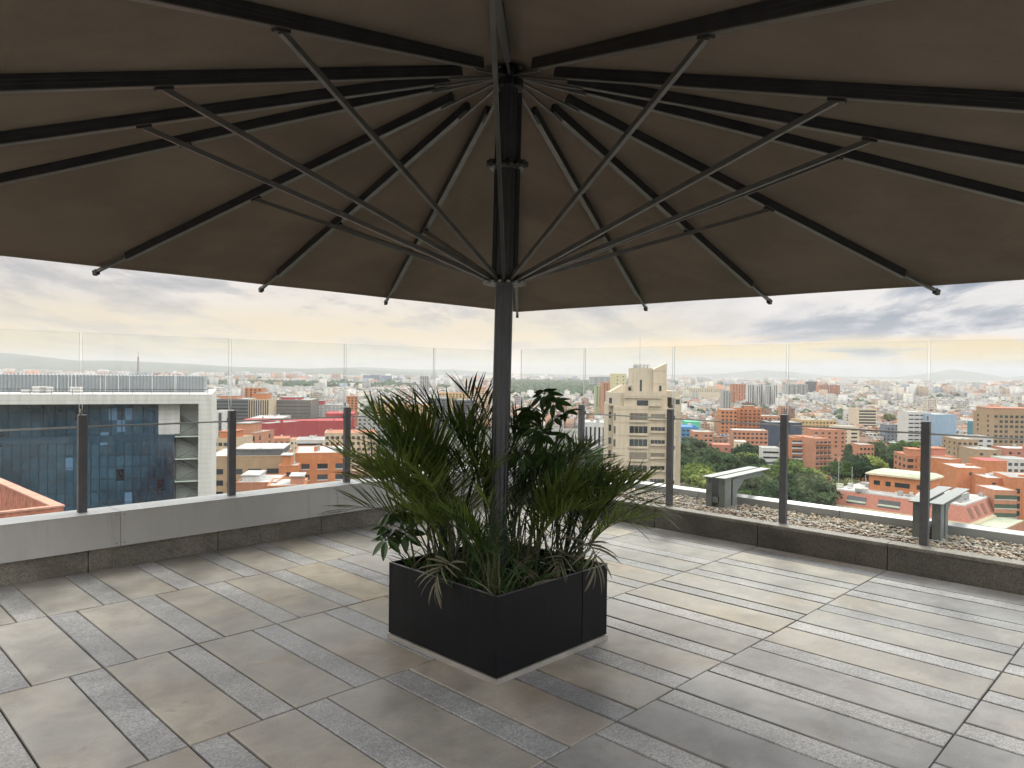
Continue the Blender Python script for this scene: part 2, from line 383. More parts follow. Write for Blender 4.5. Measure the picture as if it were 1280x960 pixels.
# ------------------------------------------------------------------ glass balustrades
GLASS = glass_mat('balustrade_glass'); GEDGE = mat('glass_edge', (.62, .70, .68), .25, spec=.8)  # pale edge colour paints the light that the pane edges catch
def balustrade(label, along, stations, plane, z0, ztop, gtop, railz, posts):
    e = empty('glass_balustrade', (0, 0, 0), (0, 0, A_)); tag(e, label, 'balustrade')
    def bx(m, a0, a1, b0, b1, zA, zB, **k):
        if along == 'u': m.box(a0, a1, plane+b0, plane+b1, zA, zB, **k)
        else: m.box(plane+b0, plane+b1, a0, a1, zA, zB, **k)
    for a, b in zip(stations, stations[1:]):
        m = MB()
        mis = [1, 1, 0, 1, 0, 1] if along == 'u' else [1, 1, 1, 0, 1, 0]
        bx(m, a+.011, b-.011, .040, .052, z0+.05, gtop, mis=mis)
        m.build('glass_pane', [GLASS, GEDGE], e)
        m = MB(); bx(m, a, b, .018, .026, railz-.007, railz+.007); m.build('rail', RAIL, e)
    for s in posts:
        m = MB(); bx(m, s-.033, s+.033, -.022, .022, z0-.02, ztop); p = m.build('post', STEEL, e, bevel=.003)
        for zz in (ztop-.09, z0+.25, z0+.62):
            m = MB(); bx(m, s-.022, s+.022, .022, .058, zz-.02, zz+.02); m.build('clamp', STEEL, p)
        m = MB(); bx(m, s-.055, s+.055, -.035, .035, z0+.001, z0+.010); m.build('foot_plate', STEEL, p)
        m = MB(); bx(m, s-.004, s+.004, .036, .06, ztop+.01, ztop+.045); m.build('spigot', RAIL, p)
balustrade('frameless glass panes on grey posts above the grey metal fascia', 'u', [-5.3, -3.15, -1.9, -.7, .51, 1.734, 2.958, 4.186, 5.38, 6.66], VW+.13, .30, 1.235, 1.895, 1.135,
           [-4.3, -3.15, -1.9, -.7, .51, 1.734, 2.958, 4.186, 5.38])
balustrade('frameless glass panes on dark posts standing beside the gravel strip', 'v', [-5.5, -4.3, -3.1, -1.9, -.7, .51, 1.75, 2.95, 4.19, 5.40, 6.45], UW+.165, .215, 1.248, 1.915, 1.145,
           [-5.5, -4.3, -3.1, -1.9, -.7, .51, 1.75, 2.95, 4.19, 5.40])

# ------------------------------------------------------------------ gravel strip, metal coping, brackets
def gravel():
    r = np.random.RandomState(5); n = 15000
    ico = np.array([(0, 0, 1), (.894, 0, .447), (.276, .851, .447), (-.724, .526, .447), (-.724, -.526, .447), (.276, -.851, .447),
                    (.724, .526, -.447), (-.276, .851, -.447), (-.894, 0, -.447), (-.276, -.851, -.447), (.724, -.526, -.447), (0, 0, -1)])
    fc = np.array([(0, 1, 2), (0, 2, 3), (0, 3, 4), (0, 4, 5), (0, 5, 1), (1, 6, 2), (2, 7, 3), (3, 8, 4), (4, 9, 5), (5, 10, 1), (6, 7, 2), (7, 8, 3), (8, 9, 4), (9, 10, 5), (10, 6, 1),
                   (11, 7, 6), (11, 8, 7), (11, 9, 8), (11, 10, 9), (11, 6, 10)])
    c = np.stack([r.uniform(6.665, 7.455, n), r.uniform(-4.5, 5.22, n), r.uniform(.172, .205, n)], 1)
    s = np.stack([r.uniform(.013, .030, n), r.uniform(.010, .022, n), r.uniform(.006, .013, n)], 1)
    V = ico[None]*s[:, None]*(1+.16*r.randn(n, 12, 1))
    a = r.uniform(0, 6.28, n); tl = r.normal(0, .3, n)
    ca, sa, ct, st = np.cos(a), np.sin(a), np.cos(tl), np.sin(tl)
    x = V[..., 0]*ct[:, None]-V[..., 2]*st[:, None]; zz = V[..., 0]*st[:, None]+V[..., 2]*ct[:, None]; y = V[..., 1]
    V = np.stack([x*ca[:, None]-y*sa[:, None], x*sa[:, None]+y*ca[:, None], zz], 2)+c[:, None]
    F = (fc[None]+12*np.arange(n)[:, None, None]).reshape(-1, 3)
    me = bpy.data.meshes.new('gravel'); me.from_pydata(V.reshape(-1, 3).tolist(), [], F.tolist())
    pal = np.array([(.40, .32, .22), (.48, .42, .32), (.27, .22, .16), (.42, .31, .20), (.55, .51, .43), (.20, .18, .15), (.35, .32, .27), (.46, .35, .25)])
    cc = pal[r.randint(0, len(pal), n)]*r.uniform(.7, 1.15, (n, 1)); cc = np.concatenate([cc, np.zeros((n, 1))], 1)
    at = me.color_attributes.new('tint', 'FLOAT_COLOR', 'CORNER'); at.data.foreach_set('color', np.repeat(cc, 60, 0).ravel())
    me.polygons.foreach_set('use_smooth', [True]*len(me.polygons))
    m = bpy.data.materials.new('pebbles'); m.use_nodes = True; t = T(m.node_tree); b = m.node_tree.nodes['Principled BSDF']
    t.put(b.inputs['Base Color'], t.new('ShaderNodeAttribute', attribute_name='tint').outputs['Color']); b.inputs['Roughness'].default_value = .6
    me.materials.append(m); o = bpy.data.objects.new('gravel', me); COL.objects.link(o); o.rotation_euler = (0, 0, A_); tag(o, kind='stuff')
gravel()
def coping():
    e = empty('metal_coping', (0, 0, 0), (0, 0, A_)); tag(e, 'pale folded metal coping on the outer edge of the gravel strip', 'coping')
    js = [-6.5, -3.6, -1.5, .6, 2.72, 4.3, 5.30]
    for a, b in zip(js, js[1:]):
        m = MB(); m.hexa([(7.47, a+.002, .15), (7.56, a+.002, .15), (7.56, b-.002, .15), (7.47, b-.002, .15), (7.47, a+.002, .272), (7.56, a+.002, .295), (7.56, b-.002, .295), (7.47, b-.002, .272)])
        m.build('long_run', ALU, e, bevel=.004)
    m = MB(); m.hexa([(6.66, 5.23, .15), (7.465, 5.23, .15), (7.465, 5.315, .15), (6.66, 5.315, .15), (6.66, 5.23, .272), (7.465, 5.23, .272), (7.465, 5.315, .295), (6.66, 5.315, .295)])
    m.build('return_run', ALU, e, bevel=.004)
    m = MB(); m.box(7.562, 7.568, -6.5, 5.31, -.6, .28); m.build('outer_drip', ALU, e)
coping()
def bracket(v, label, ang):
    S = mat('bracket_sheet', (.22, .235, .23), .45, .35, var=.12, scale=12)
    e = empty('roof_bracket', UV(7.2, v, .19), (0, 0, A_+ang)); tag(e, label, 'bracket', 'sheet metal brackets on the coping')
    for yy in (-.075, .075):
        m = MB(); m.box(-.13, -.02, yy-.035, yy+.035, 0, .325); m.box(-.018, .03, yy-.03, yy-.024, 0, .32); m.build('leg', S, e, bevel=.004)
        m = MB(); m.box(.06, .17, yy-.035, yy+.035, .0, .30); m.build('leg', S, e, bevel=.004)
        m = MB(); m.box(-.19, 1.02, yy-.058, yy+.058, .326, .336); m.box(-.15, .92, yy-.006, yy+.006, .262, .3255); m.build('beam', S, e)
        m = MB(); m.hexa([(.19, yy-.004, .12), (.2, yy-.004, .12), (.2, yy+.004, .12), (.19, yy+.004, .12), (.19, yy-.004, .261), (.42, yy-.004, .261), (.42, yy+.004, .261), (.19, yy+.004, .261)]); m.build('gusset', S, e)
    m = MB(); m.box(-.135, .175, -.03, .03, .06, .12); m.build('cross_plate', S, e)
    m = MB(); m.box(-.17, .21, -.14, .14, .0, .008); m.build('base_plate', S, e)
bracket(3.87, 'grey bracket with twin projecting beams in front of the park trees', .05)
bracket(1.84, 'grey bracket with twin projecting beams behind the dark glass post', .05)

# ------------------------------------------------------------------ the big umbrella
def canopy_mat():
    m = bpy.data.materials.new('canopy_fabric'); m.use_nodes = True; m.node_tree.nodes.clear(); t = T(m.node_tree)
    co = t.new('ShaderNodeTexCoord').outputs['Object']
    n = t.noise(co, 1.4, 6, .6); k = t.m('MULTIPLY_ADD', t.sm(n, .3, .7), .26, .86); k = t.m('MULTIPLY', k, t.m('MULTIPLY_ADD', t.sm(t.noise(t.vm('MULTIPLY', co, (1, 1, 3)), 9, 6, .75, .6), .55, .75), -.10, 1.0))
    weave = t.m('MULTIPLY_ADD', t.sm(t.noise(co, 320, 2, .5), .3, .7), .14, .93)
    k = t.m('MULTIPLY', k, weave)
    c = t.mix(1.0, (.186, .151, .117, 1), t.comb(k, k, k), 'MULTIPLY')
    b = t.new('ShaderNodeBsdfPrincipled'); t.put(b.inputs['Base Color'], c); b.inputs['Roughness'].default_value = .85; b.inputs['Specular IOR Level'].default_value = .2
    bn = t.new('ShaderNodeBump'); bn.inputs['Strength'].default_value = .8; bn.inputs['Distance'].default_value = .012
    t.put(bn.inputs['Height'], t.m('ADD', t.noise(co, 3, 5, .55, .8), t.m('MULTIPLY', t.noise(co, 60, 3, .6), .06))); t.l.new(bn.outputs[0], b.inputs['Normal'])
    tr = t.new('ShaderNodeBsdfTranslucent'); t.put(tr.inputs[0], c)
    mx = t.new('ShaderNodeMixShader'); mx.inputs[0].default_value = .10
    t.l.new(b.outputs[0], mx.inputs[1]); t.l.new(tr.outputs[0], mx.inputs[2]); t.l.new(mx.outputs[0], t.new('ShaderNodeOutputMaterial').inputs[0]); return m

def umbrella():
    e = empty('patio_umbrella', (-.083, 4.362, 0), (0, .0143, 0)); tag(e, 'huge square taupe umbrella on a dark pole rising through the planter', 'umbrella')
    YAW = .0226; S = 3.30; ZE, ZA = 2.375, 3.455
    DK = rib_metal(); LT = mat('strut_metal', (.17, .165, .155), .35, .7, var=.15, scale=12); BK = mat('black_plastic', (.012, .012, .013), .5)
    POLE = mat('pole_metal', (.085, .088, .098), .34, .75, var=.12, scale=6)
    def dirn(t): return Vector((math.sin(t), math.cos(t), 0))
    def rad(k): return S/math.cos(((k*22.5) % 90 - 45)*PI/180)
    # canopy: sixteen taut panels, each dipping a little between its ribs
    V = []; F = []; nr = 14; na = 6
    mb = MB(); ring = {}
    for k in range(16):
        for j in range(na):
            th = k*22.5 + j*22.5/na; t = math.radians(th)+YAW
            R = S/math.cos((th % 90-45)*PI/180)
            for i in range(nr+1):
                f = i/nr; r = R*f; sag = .011*math.sin(PI*j/na)*math.sin(PI*min(1, f*1.02))
                p = dirn(t)*r; z = ZA+(ZE-ZA)*f - sag + .003*math.sin(PI*j/na)*f**6
                ring[(k*na+j, i)] = len(mb.v); mb.v.append((p.x, p.y, z))
    A = 16*na
    for a in range(A):
        b = (a+1) % A
        for i in range(nr):
            if i == 0: mb.f.append((ring[(a, 0)], ring[(a, 1)], ring[(b, 1)]))
            else: mb.f.append((ring[(a, i)], ring[(a, i+1)], ring[(b, i+1)], ring[(b, i)]))
            mb.mi.append(0); mb.col.append(None)
    cp = mb.build('canopy', canopy_mat(), e, smooth=True)
    sdm = cp.modifiers.new('cloth', 'SOLIDIFY'); sdm.thickness = .002; sdm.offset = 1
    def strip(f0, f1, dz, name):
        m = MB()
        for a in range(A):
            q = []
            for (aa, f) in ((a, f0), (a+1, f0), (a+1, f1), (a, f1)):
                th = (aa*22.5/na); t = math.radians(th)+YAW; R = S/math.cos((th % 90-45)*PI/180); j = aa % na
                sag = .011*math.sin(PI*j/na)*math.sin(PI*min(1, f*1.02)); p = dirn(t)*R*f
                q.append((p.x, p.y, ZA+(ZE-ZA)*f-sag+.003*math.sin(PI*j/na)*f**6-dz))
            m.quad(q)
        return m.build(name, cp.data.materials[0], cp)
    strip(.575, .583, .0022, 'seam'); strip(.985, .9995, .003, 'hem'); strip(.285, .292, .0022, 'seam')
    RH = .056
    for k in range(16):
        t = math.radians(k*22.5)+YAW; d = dirn(t); R = rad(k); sl = (ZE-ZA)/R
        def at(r, dz): return d*r+Vector((0, 0, ZA+sl*r-.006+dz))
        m = MB(); a, b = .38, R-.33
        m.bar(at(a, -RH/2), at(b, -RH/2), .034, RH)
        m.bar(at(a, -.018), at(b, -.018), .0365, .004); m.bar(at(a, -.034), at(b, -.034), .0365, .004)
        rb = m.build('rib', DK, e, bevel=.0015)
        m = MB(); m.bar(at(a, -RH-.003), at(b, -RH-.003), .037, .0045); m.build('edge_highlight', LT, rb)  # thin paler strip added to paint the highlight along the rib's lower edge
        m = MB(); m.bar(at(.075, -.068), at(.46, -.068), .016, .010); m.build('inner_tongue', LT, rb)
        m = MB(); m.bar(at(R-.36, -.030), at(R+.030, -.030), .026, .024); m.build('outer_tongue', LT, rb)
        m = MB(); m.bar(at(R-.004, -.036), at(R+.042, -.036), .032, .040); m.build('end_cap', BK, rb)
        rs = 1.95; p1 = at(rs, -RH-.012); p0 = d*.088+Vector((0, 0, 2.158))
        m = MB(); m.bar(p0, p1, .019, .026); st = m.build('strut', LT, e, bevel=.0015)
        m = MB(); m.bar(at(rs-.035, -RH-.006), at(rs+.035, -RH-.006), .026, .022); m.build('strut_joint', DK, st)
    def gear(k): return 1.0 if k % 3 else .80
    def body(name, prof, mt, seg=48, pr=None, par=e, smooth=False):
        m = MB(); m.lathe(prof, seg, prof_r=pr); return m.build(name, mt, par, smooth=smooth)
    flut = lambda k: .90 if k % 6 in (0, ) else (.97 if k % 6 in (1, 5) else 1.0)
    body('pole', [(.056, .02), (.056, 2.128)], POLE, 48, flut)
    body('upper_pole', [(.056, 2.185), (.056, 3.30)], POLE, 48, flut)
    for sx in (-1, 1):
        m = MB(); m.box(sx*.066-.012, sx*.066+.012, -.014, .014, 2.19, 3.28); m.build('guide_rail', DK, e, bevel=.002)
    r = body('runner_ring', [(.062, 2.128), (.128, 2.135), (.130, 2.150), (.07, 2.158)], LT, 48, gear)
    body('runner_disc', [(.06, 2.152), (.098, 2.156), (.098, 2.184), (.06, 2.19)], BK, 48, gear, r)
    g = body('crank_gear', [(.05, 2.822), (.112, 2.826), (.112, 2.840), (.05, 2.846)], LT, 48, gear)
    body('gear_teeth', [(.06, 2.8465), (.126, 2.848), (.126, 2.866), (.06, 2.87)], BK, 48, gear, g)
    c = body('crown_hub', [(.058, 3.30), (.082, 3.31), (.082, 3.395), (.05, 3.43)], BK, 48, gear)
    body('crown_cap', [(.05, 3.4305), (.13, 3.445)], DK, 48, None, c)
    body('ground_sleeve', [(.072, .30), (.072, .62), (.060, .63)], POLE, 32)
umbrella()

# ------------------------------------------------------------------ planter
def planter():
    r = random.Random(1)
    BL = scuffed('planter_metal') if 1 else mat('planter_metal', (.0058, .0062, .0080), .42, .0, var=.35, scale=3.5, bump=.06, bscale=30, spec=.18)
    RIM = mat('planter_rim', (.10, .10, .105), .35, .6); TR = mat('base_strip', (.42, .40, .37), .45, .4, var=.15, scale=8)
    e = empty('planter_box', UV(3.068, 3.105, 0), (0, 0, A_)); tag(e, 'square black metal planter box around the umbrella pole', 'planter')
    H = .455; h = .466; th = .014
    def wall(ax, sgn, a, b, name='side_panel'):
        m = MB(); lo, hi = sorted((sgn*h, sgn*(h-th)))
        if ax == 'v': m.box(a, b, lo, hi, .034, H)
        else: m.box(lo, hi, a, b, .034, H)
        return m.build(name, BL, e, bevel=.0015)
    # front faces run u (at v=-h) and v (at u=-h)
    wall('v', -1, -h, .225); wall('v', -1, .231, h); wall('v', 1, -h, h)
    wall('u', -1, -h+th+.001, h-th-.001); wall('u', 1, -h+th+.001, h-th-.001)
    m = MB(); m.box(.222, .234, -h+th+.001, h-th-.001, .05, H-.012); m.build('partition', BL, e)
    m = MB(); q = .010
    m.box(-h, h, -h+.0005, -h+q, H+.0005, H+.005); m.box(-h, h, h-q, h-.0005, H+.0005, H+.005)
    m.box(-h, -h+q, -h+q, h-q, H+.0005, H+.005); m.box(h-q, h, -h+q, h-q, H+.0005, H+.005); m.box(.223, .233, -h+q, h-q, H-.0115, H-.006)
    m.build('rim', RIM, e)
    m = MB(); g = .006
    m.box(-h-g, h+g, -h-g, -h+.01, .001, .030); m.box(-h-g, h+g, h-.01, h+g, .001, .030)
    m.box(-h-g, -h+.01, -h+.0105, h-.0105, .001, .030); m.box(h-.01, h+g, -h+.0105, h-.0105, .001, .030)
    m.build('base_strip', TR, e)
    m = MB(); n = 22
    hh = [[.36+.05*r.random() for _ in range(n+1)] for _ in range(n+1)]
    for i in range(n):
        for j in range(n):
            x0, x1, y0, y1 = [(-h+th)+(2*(h-th))*k/n for k in (i, i+1, j, j+1)]
            m.quad([(x0, y0, hh[i][j]), (x1, y0, hh[i+1][j]), (x1, y1, hh[i+1][j+1]), (x0, y1, hh[i][j+1])])
    m.build('soil', mat('soil', (.022, .017, .012), .95, var=.4, scale=30), e)
planter()

# ------------------------------------------------------------------ plants
LEAF = mat('palm_leaf', (.165, .225, .048), .36, var=.35, scale=6, obvar=.35, transl=.48)
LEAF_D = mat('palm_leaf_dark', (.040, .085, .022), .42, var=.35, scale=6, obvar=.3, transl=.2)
LEAF_S = mat('schefflera_leaf', (.040, .085, .022), .30, var=.3, scale=8, obvar=.2, transl=.15)
DRY = mat('dry_leaf', (.14, .13, .085), .7, var=.3, scale=10)
CANE = mat('cane', (.065, .075, .03), .55, var=.35, scale=25)
def strip_leaf(m, p, d, nrm, L, W, droop, seg=4, mi=0):
    d = Vector(d).normalized(); sd = d.cross(nrm).normalized(); prev = None; p = Vector(p)
    for i in range(seg+1):
        f = i/seg; wd = W*(math.sin(PI*min(1, .12+f*.88))**.7) if f < .999 else .0004
        c = (p - sd*wd/2, p + sd*wd/2)
        if prev: m.quad([prev[0], prev[1], c[1], c[0]], mi)
        prev = c
        d = (d + Vector((0, 0, -droop/seg))).normalized(); p = p + d*(L/seg)
def frond_mesh(seed, L=1.0, petiole=.35, arch=1.1, n=26, ll=.30, dry=False):
    r = random.Random(seed); m = MB(); pts = []; p = Vector((0, 0, 0)); seg = 22; ang = 0
    for i in range(seg+1):
        pts.append(p.copy()); f = i/seg; ang = arch*f**1.7; d = Vector((math.sin(ang), 0, math.cos(ang))); p = p+d*(L/seg)
    m.tube(pts, [.0065*(1-.85*i/seg)+.0006 for i in range(seg+1)], 5, mi=1)
    for k in range(n):
        f = petiole+(1-petiole)*(k+.5)/n; x = f*seg; i = min(int(x), seg-1); q = pts[i].lerp(pts[i+1], x-i); tg = (pts[i+1]-pts[i]).normalized()
        for sgn in (-1, 1):
            if r.random() < .06: continue
            g = (k+.5)/n; spread = .95-.62*g+r.uniform(-.1, .1)
            side = Vector((0, sgn, 0)); upn = Vector((-tg.z, 0, tg.x)) if tg.x > .05 else Vector((-1, 0, .1))
            dd = tg*math.cos(spread)+side*math.sin(spread)+upn*(.42+r.uniform(-.12, .12))+Vector((0, 0, .10))
            l = ll*(.55+.75*math.sin(PI*(.15+.75*g)))*r.uniform(.85, 1.1)
            nn = Vector((0, 0, 1)) + side*sgn*r.uniform(-.6, .3)+tg*r.uniform(-.3, .1)
            strip_leaf(m, q, dd, nn, l, .0150*r.uniform(.8, 1.15), r.uniform(.10, .50)+(.9 if dry else 0), 4)
    return m.mesh('frond', [DRY if dry else LEAF, CANE])
FR = [frond_mesh(i, L=.95+.06*(i % 3), petiole=.30, arch=[.7, 1.0, 1.35, 1.7, 2.1, .45][i], n=20) for i in range(6)]
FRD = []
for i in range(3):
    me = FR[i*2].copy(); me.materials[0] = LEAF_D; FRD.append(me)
DRYF = [frond_mesh(20+i, L=.42, petiole=.35, arch=2.7, n=9, ll=.17, dry=True) for i in range(2)]
def cane_mesh(seed):
    r = random.Random(seed); m = MB(); H = r.uniform(.35, .6); x = y = 0; pts = []
    for i in range(9):
        pts.append((x, y, H*i/8)); x += r.uniform(-.008, .010); y += r.uniform(-.008, .008)
    rad = []
    for i in range(9): rad.append((.0095 if i % 2 else .0082)*(1-.04*i))
    m.tube(pts, rad, 6); 
    for i in range(2, 8, 2): m.tube([(pts[i][0], pts[i][1], pts[i][2]-.003), (pts[i][0], pts[i][1], pts[i][2]+.003)], rad[i]+.0016, 6)
    return m.mesh('cane', CANE), pts[-1]
CANES = [cane_mesh(s) for s in range(5)]
def palm(du, dv, label, spec, scale=1.0, canes=5, seed=0):
    """spec: list of (azimuth deg in world from +X, lean, frond index, size, base height)"""
    r = random.Random(seed+50); x, y, _ = UV(3.068+du, 3.105+dv)
    e = empty('areca_palm', (x, y, .385)); tag(e, label, 'palm', 'palms growing in the planter')
    for k in range(canes):
        me, tip = CANES[(k+seed) % 5]
        link('cane', me, e, (r.uniform(-.06, .06), r.uniform(-.06, .06), -.02), (r.uniform(-.16, .16), r.uniform(-.16, .16), r.uniform(0, 6)), scale*r.uniform(.6, 1.0))
    for az, lean, idx, s, bz in spec:
        me = FR[idx % 6] if idx < 6 else (FRD[idx % 3] if idx < 10 else DRYF[idx % 2])
        name = 'frond' if idx < 10 else 'dry_frond'
        a = math.radians(az)
        q = Matrix.Rotation(a, 3, 'Z') @ Matrix.Rotation(lean, 3, 'Y') @ Matrix.Rotation(r.uniform(-.4, .4), 3, 'Z')
        link(name, me, e, (r.uniform(-.05, .05)+math.cos(a)*.03, r.uniform(-.05, .05)+math.sin(a)*.03, bz), q.to_euler(), s*scale)
def rs(seed, n, az0, az1, lo=.1, hi=.6, hz=(0, .25), size=(.8, 1.1), dark=.25):
    r = random.Random(seed); out = []
    for k in range(n):
        az = az0+(az1-az0)*(k+.5)/n+r.uniform(-14, 14); idx = r.choice((0, 1, 1, 2, 2, 3, 3)) if r.random() > dark else 6+r.randrange(3)
        out.append((az, r.uniform(lo, hi), idx, r.uniform(*size), r.uniform(*hz)))
    return out
# (du, dv): +u goes away to the glass on the gravel side, +v to the fascia side
palm(-.28, .24, 'spreading areca palm with its fronds arching out over the fascia side of the planter', rs(1, 11, 95, 265, .04, .46, (.0, .22), (.70, .90), .2), seed=1)
palm(-.05, .32, 'tall areca palm rising at the planter corner by the fascia', rs(2, 12, 60, 250, .0, .34, (.05, .22), (.78, .96), .2), seed=2)
palm(-.30, .02, 'bushy areca palm at the planter side that faces the fascia', rs(3, 9, 110, 290, .05, .42, (0, .2), (.62, .85)) + [(235, .9, 10, .8, .10)], seed=3)
palm(.08, .12, 'upright areca palm close behind the umbrella pole', rs(4, 9, 20, 200, .0, .3, (.05, .3), (.75, .95), .5), seed=4)
palm(-.30, -.30, 'low areca palm in the planter corner pointing at the viewer', rs(5, 9, 150, 300, .0, .35, (0, .12), (.5, .68), .6), seed=5, canes=7, scale=.9)
palm(.05, -.18, 'dark areca palm in front of the umbrella pole', rs(6, 10, -60, 120, .0, .35, (0, .15), (.6, .85), .6), seed=6, canes=7)
palm(.33, .20, 'areca palm leaning out over the back edge of the planter', rs(7, 10, -20, 130, .05, .36, (.05, .22), (.66, .86), .2), seed=7)
palm(.34, -.12, 'areca palm with long fronds hanging over the gravel side of the planter', rs(8, 8, -80, 70, .04, .30, (.0, .22), (.56, .78), .2) + [(-5, .50, 4, .78, .15), (-20, .50, 4, .66, .10)], seed=8)
palm(.30, -.34, 'small areca palm with pale dead fronds drooping over the black planter side', rs(9, 8, -90, 60, .1, .45, (0, .15), (.5, .75), .5) + [(-55, .8, 10, .95, .14), (-110, .8, 11, .7, .1)], seed=9)

def palmate_mesh(seed, n=8, L=.11):
    r = random.Random(seed); m = MB()
    for k in range(n):
        a = 2*PI*k/n+r.uniform(-.1, .1); dr = Vector((math.cos(a), math.sin(a), -.25+r.uniform(-.15, .1))).normalized()
        p = dr*.02; m.tube([(0, 0, 0), tuple(p)], .0015, 4, mi=1); sd = dr.cross(Vector((0, 0, 1))).normalized()
        prev = None; q = p.copy(); dd = dr.copy(); l = L*r.uniform(.8, 1.1)
        for i in range(7):
            f = i/6; wd = .043*(max(0, math.sin(PI*(f**.8*.93+.05))))**.85
            mid = q+Vector((0, 0, -.18*wd)); c = (q-sd*wd/2, mid, q+sd*wd/2)
            if prev: m.quad([prev[0], prev[1], c[1], c[0]]); m.quad([prev[1], prev[2], c[2], c[1]])
            prev = c; dd = (dd+Vector((0, 0, -.09))).normalized(); q = q+dd*l/6
    return m.mesh('leaf_rosette', [LEAF_S, CANE], smooth=True)
ROS = [palmate_mesh(s, 7+s % 3) for s in range(4)]
def schefflera(x, y, label, stems, seed):
    r = random.Random(seed); e = empty('umbrella_plant', (x, y, .385)); tag(e, label, 'plant')
    for tip, leaves in stems:
        tip = Vector(tip)-Vector((x, y, .385)); m = MB()
        pts = [Vector((0, 0, 0)).lerp(tip, i/8)+Vector((0, 0, .09*math.sin(PI*i/8))) for i in range(9)]
        m.tube(pts, [.007-.0005*i for i in range(9)], 6); st = m.build('stem', CANE, e)
        for k in range(leaves):
            f = 1-.5*k/leaves; p = Vector((0, 0, 0)).lerp(tip, f)+Vector((0, 0, .09*math.sin(PI*f))); a = r.uniform(0, 6.28)
            off = Vector((math.cos(a)*.075, math.sin(a)*.075, r.uniform(.01, .06)))*(0.3 if k == 0 else 1)
            m = MB(); m.tube([tuple(p), tuple(p+off*.6+Vector((0, 0, .01))), tuple(p+off)], .0018, 4); m.build('leaf_stalk', CANE, e)
            link('leaf_rosette', r.choice(ROS), e, tuple(p+off), (math.sin(-a)*-.6+r.uniform(-.3, .3), math.cos(a)*.6+r.uniform(-.3, .3), r.uniform(0, 6)), r.uniform(.8, 1.1))
schefflera(.16, 4.42, 'glossy umbrella plant with round leaf rosettes topping the palms', [((.20, 4.50, 1.47), 6), ((.32, 4.44, 1.37), 4), ((.10, 4.55, 1.33), 3)], 3)
schefflera(-.55, 4.30, 'umbrella plant sprig hanging out beside the planter towards the fascia', [((-.73, 4.22, .62), 5), ((-.66, 4.25, .78), 3)], 4)
def strap(x, y, label, blades, seed):
    r = random.Random(seed); e = empty('strap_leaf_plant', (x, y, .385)); tag(e, label, 'plant')
    D = mat('strap_leaf', (.012, .026, .012), .30, var=.3, scale=6, transl=.05)
    for az, lean, L, W, dr in blades:
        m = MB(); a = math.radians(az); d = Vector((math.cos(a)*math.sin(lean), math.sin(a)*math.sin(lean), math.cos(lean)))
        sd = Vector((-math.sin(a), math.cos(a), 0)); prev = None; p = Vector((0, 0, 0)); n = 12
        for i in range(n+1):
            f = i/n; wd = W*(.45+1.1*f if f < .5 else 1.0*(1-((f-.5)/.5)**2.2)); wd = max(wd, .0008)
            c = (p-sd*wd/2, p-Vector((0, 0, wd*.2)), p+sd*wd/2)
            if prev: m.quad([prev[0], prev[1], c[1], c[0]]); m.quad([prev[1], prev[2], c[2], c[1]])
            prev = c; d = (d+Vector((0, 0, -dr/n))+Vector((math.cos(a), math.sin(a), 0))*dr*.35/n).normalized(); p = p+d*L/n
        m.build('blade', D, e, smooth=True)
strap(.30, 4.28, 'dark strap leaved plant with one long blade arching towards the beige tower', [(-6, .50, .92, .040, .80), (12, .42, .80, .032, .5), (60, .3, .7, .03, .5), (-60, .35, .6, .03, .8), (160, .3, .62, .03, .7), (-20, .38, .72, .032, .35), (30, .25, .75, .03, .3)], 1)
strap(-.34, 4.20, 'dark strap leaved plant with a blade standing up through the palms', [(165, .20, 1.02, .034, .12), (120, .3, .8, .03, .4), (200, .4, .6, .03, .9), (260, .3, .55, .03, .8), (60, .25, .75, .03, .4)], 2)
def undergrowth():
    r = random.Random(8); m = MB()
    for k in range(420):
        u, v = r.uniform(-.43, .43), r.uniform(-.43, .43); x, y, _ = UV(3.068+u, 3.105+v); a = r.uniform(0, 6.28)
        d = Vector((math.cos(a)*.5, math.sin(a)*.5, 1)).normalized(); strip_leaf(m, (x, y, .38), d, Vector((math.sin(a), -math.cos(a), .3)), r.uniform(.10, .34), .008, r.uniform(.3, 1.4), 4, mi=int(r.random() < .25))
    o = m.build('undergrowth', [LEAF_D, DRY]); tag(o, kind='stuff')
undergrowth()

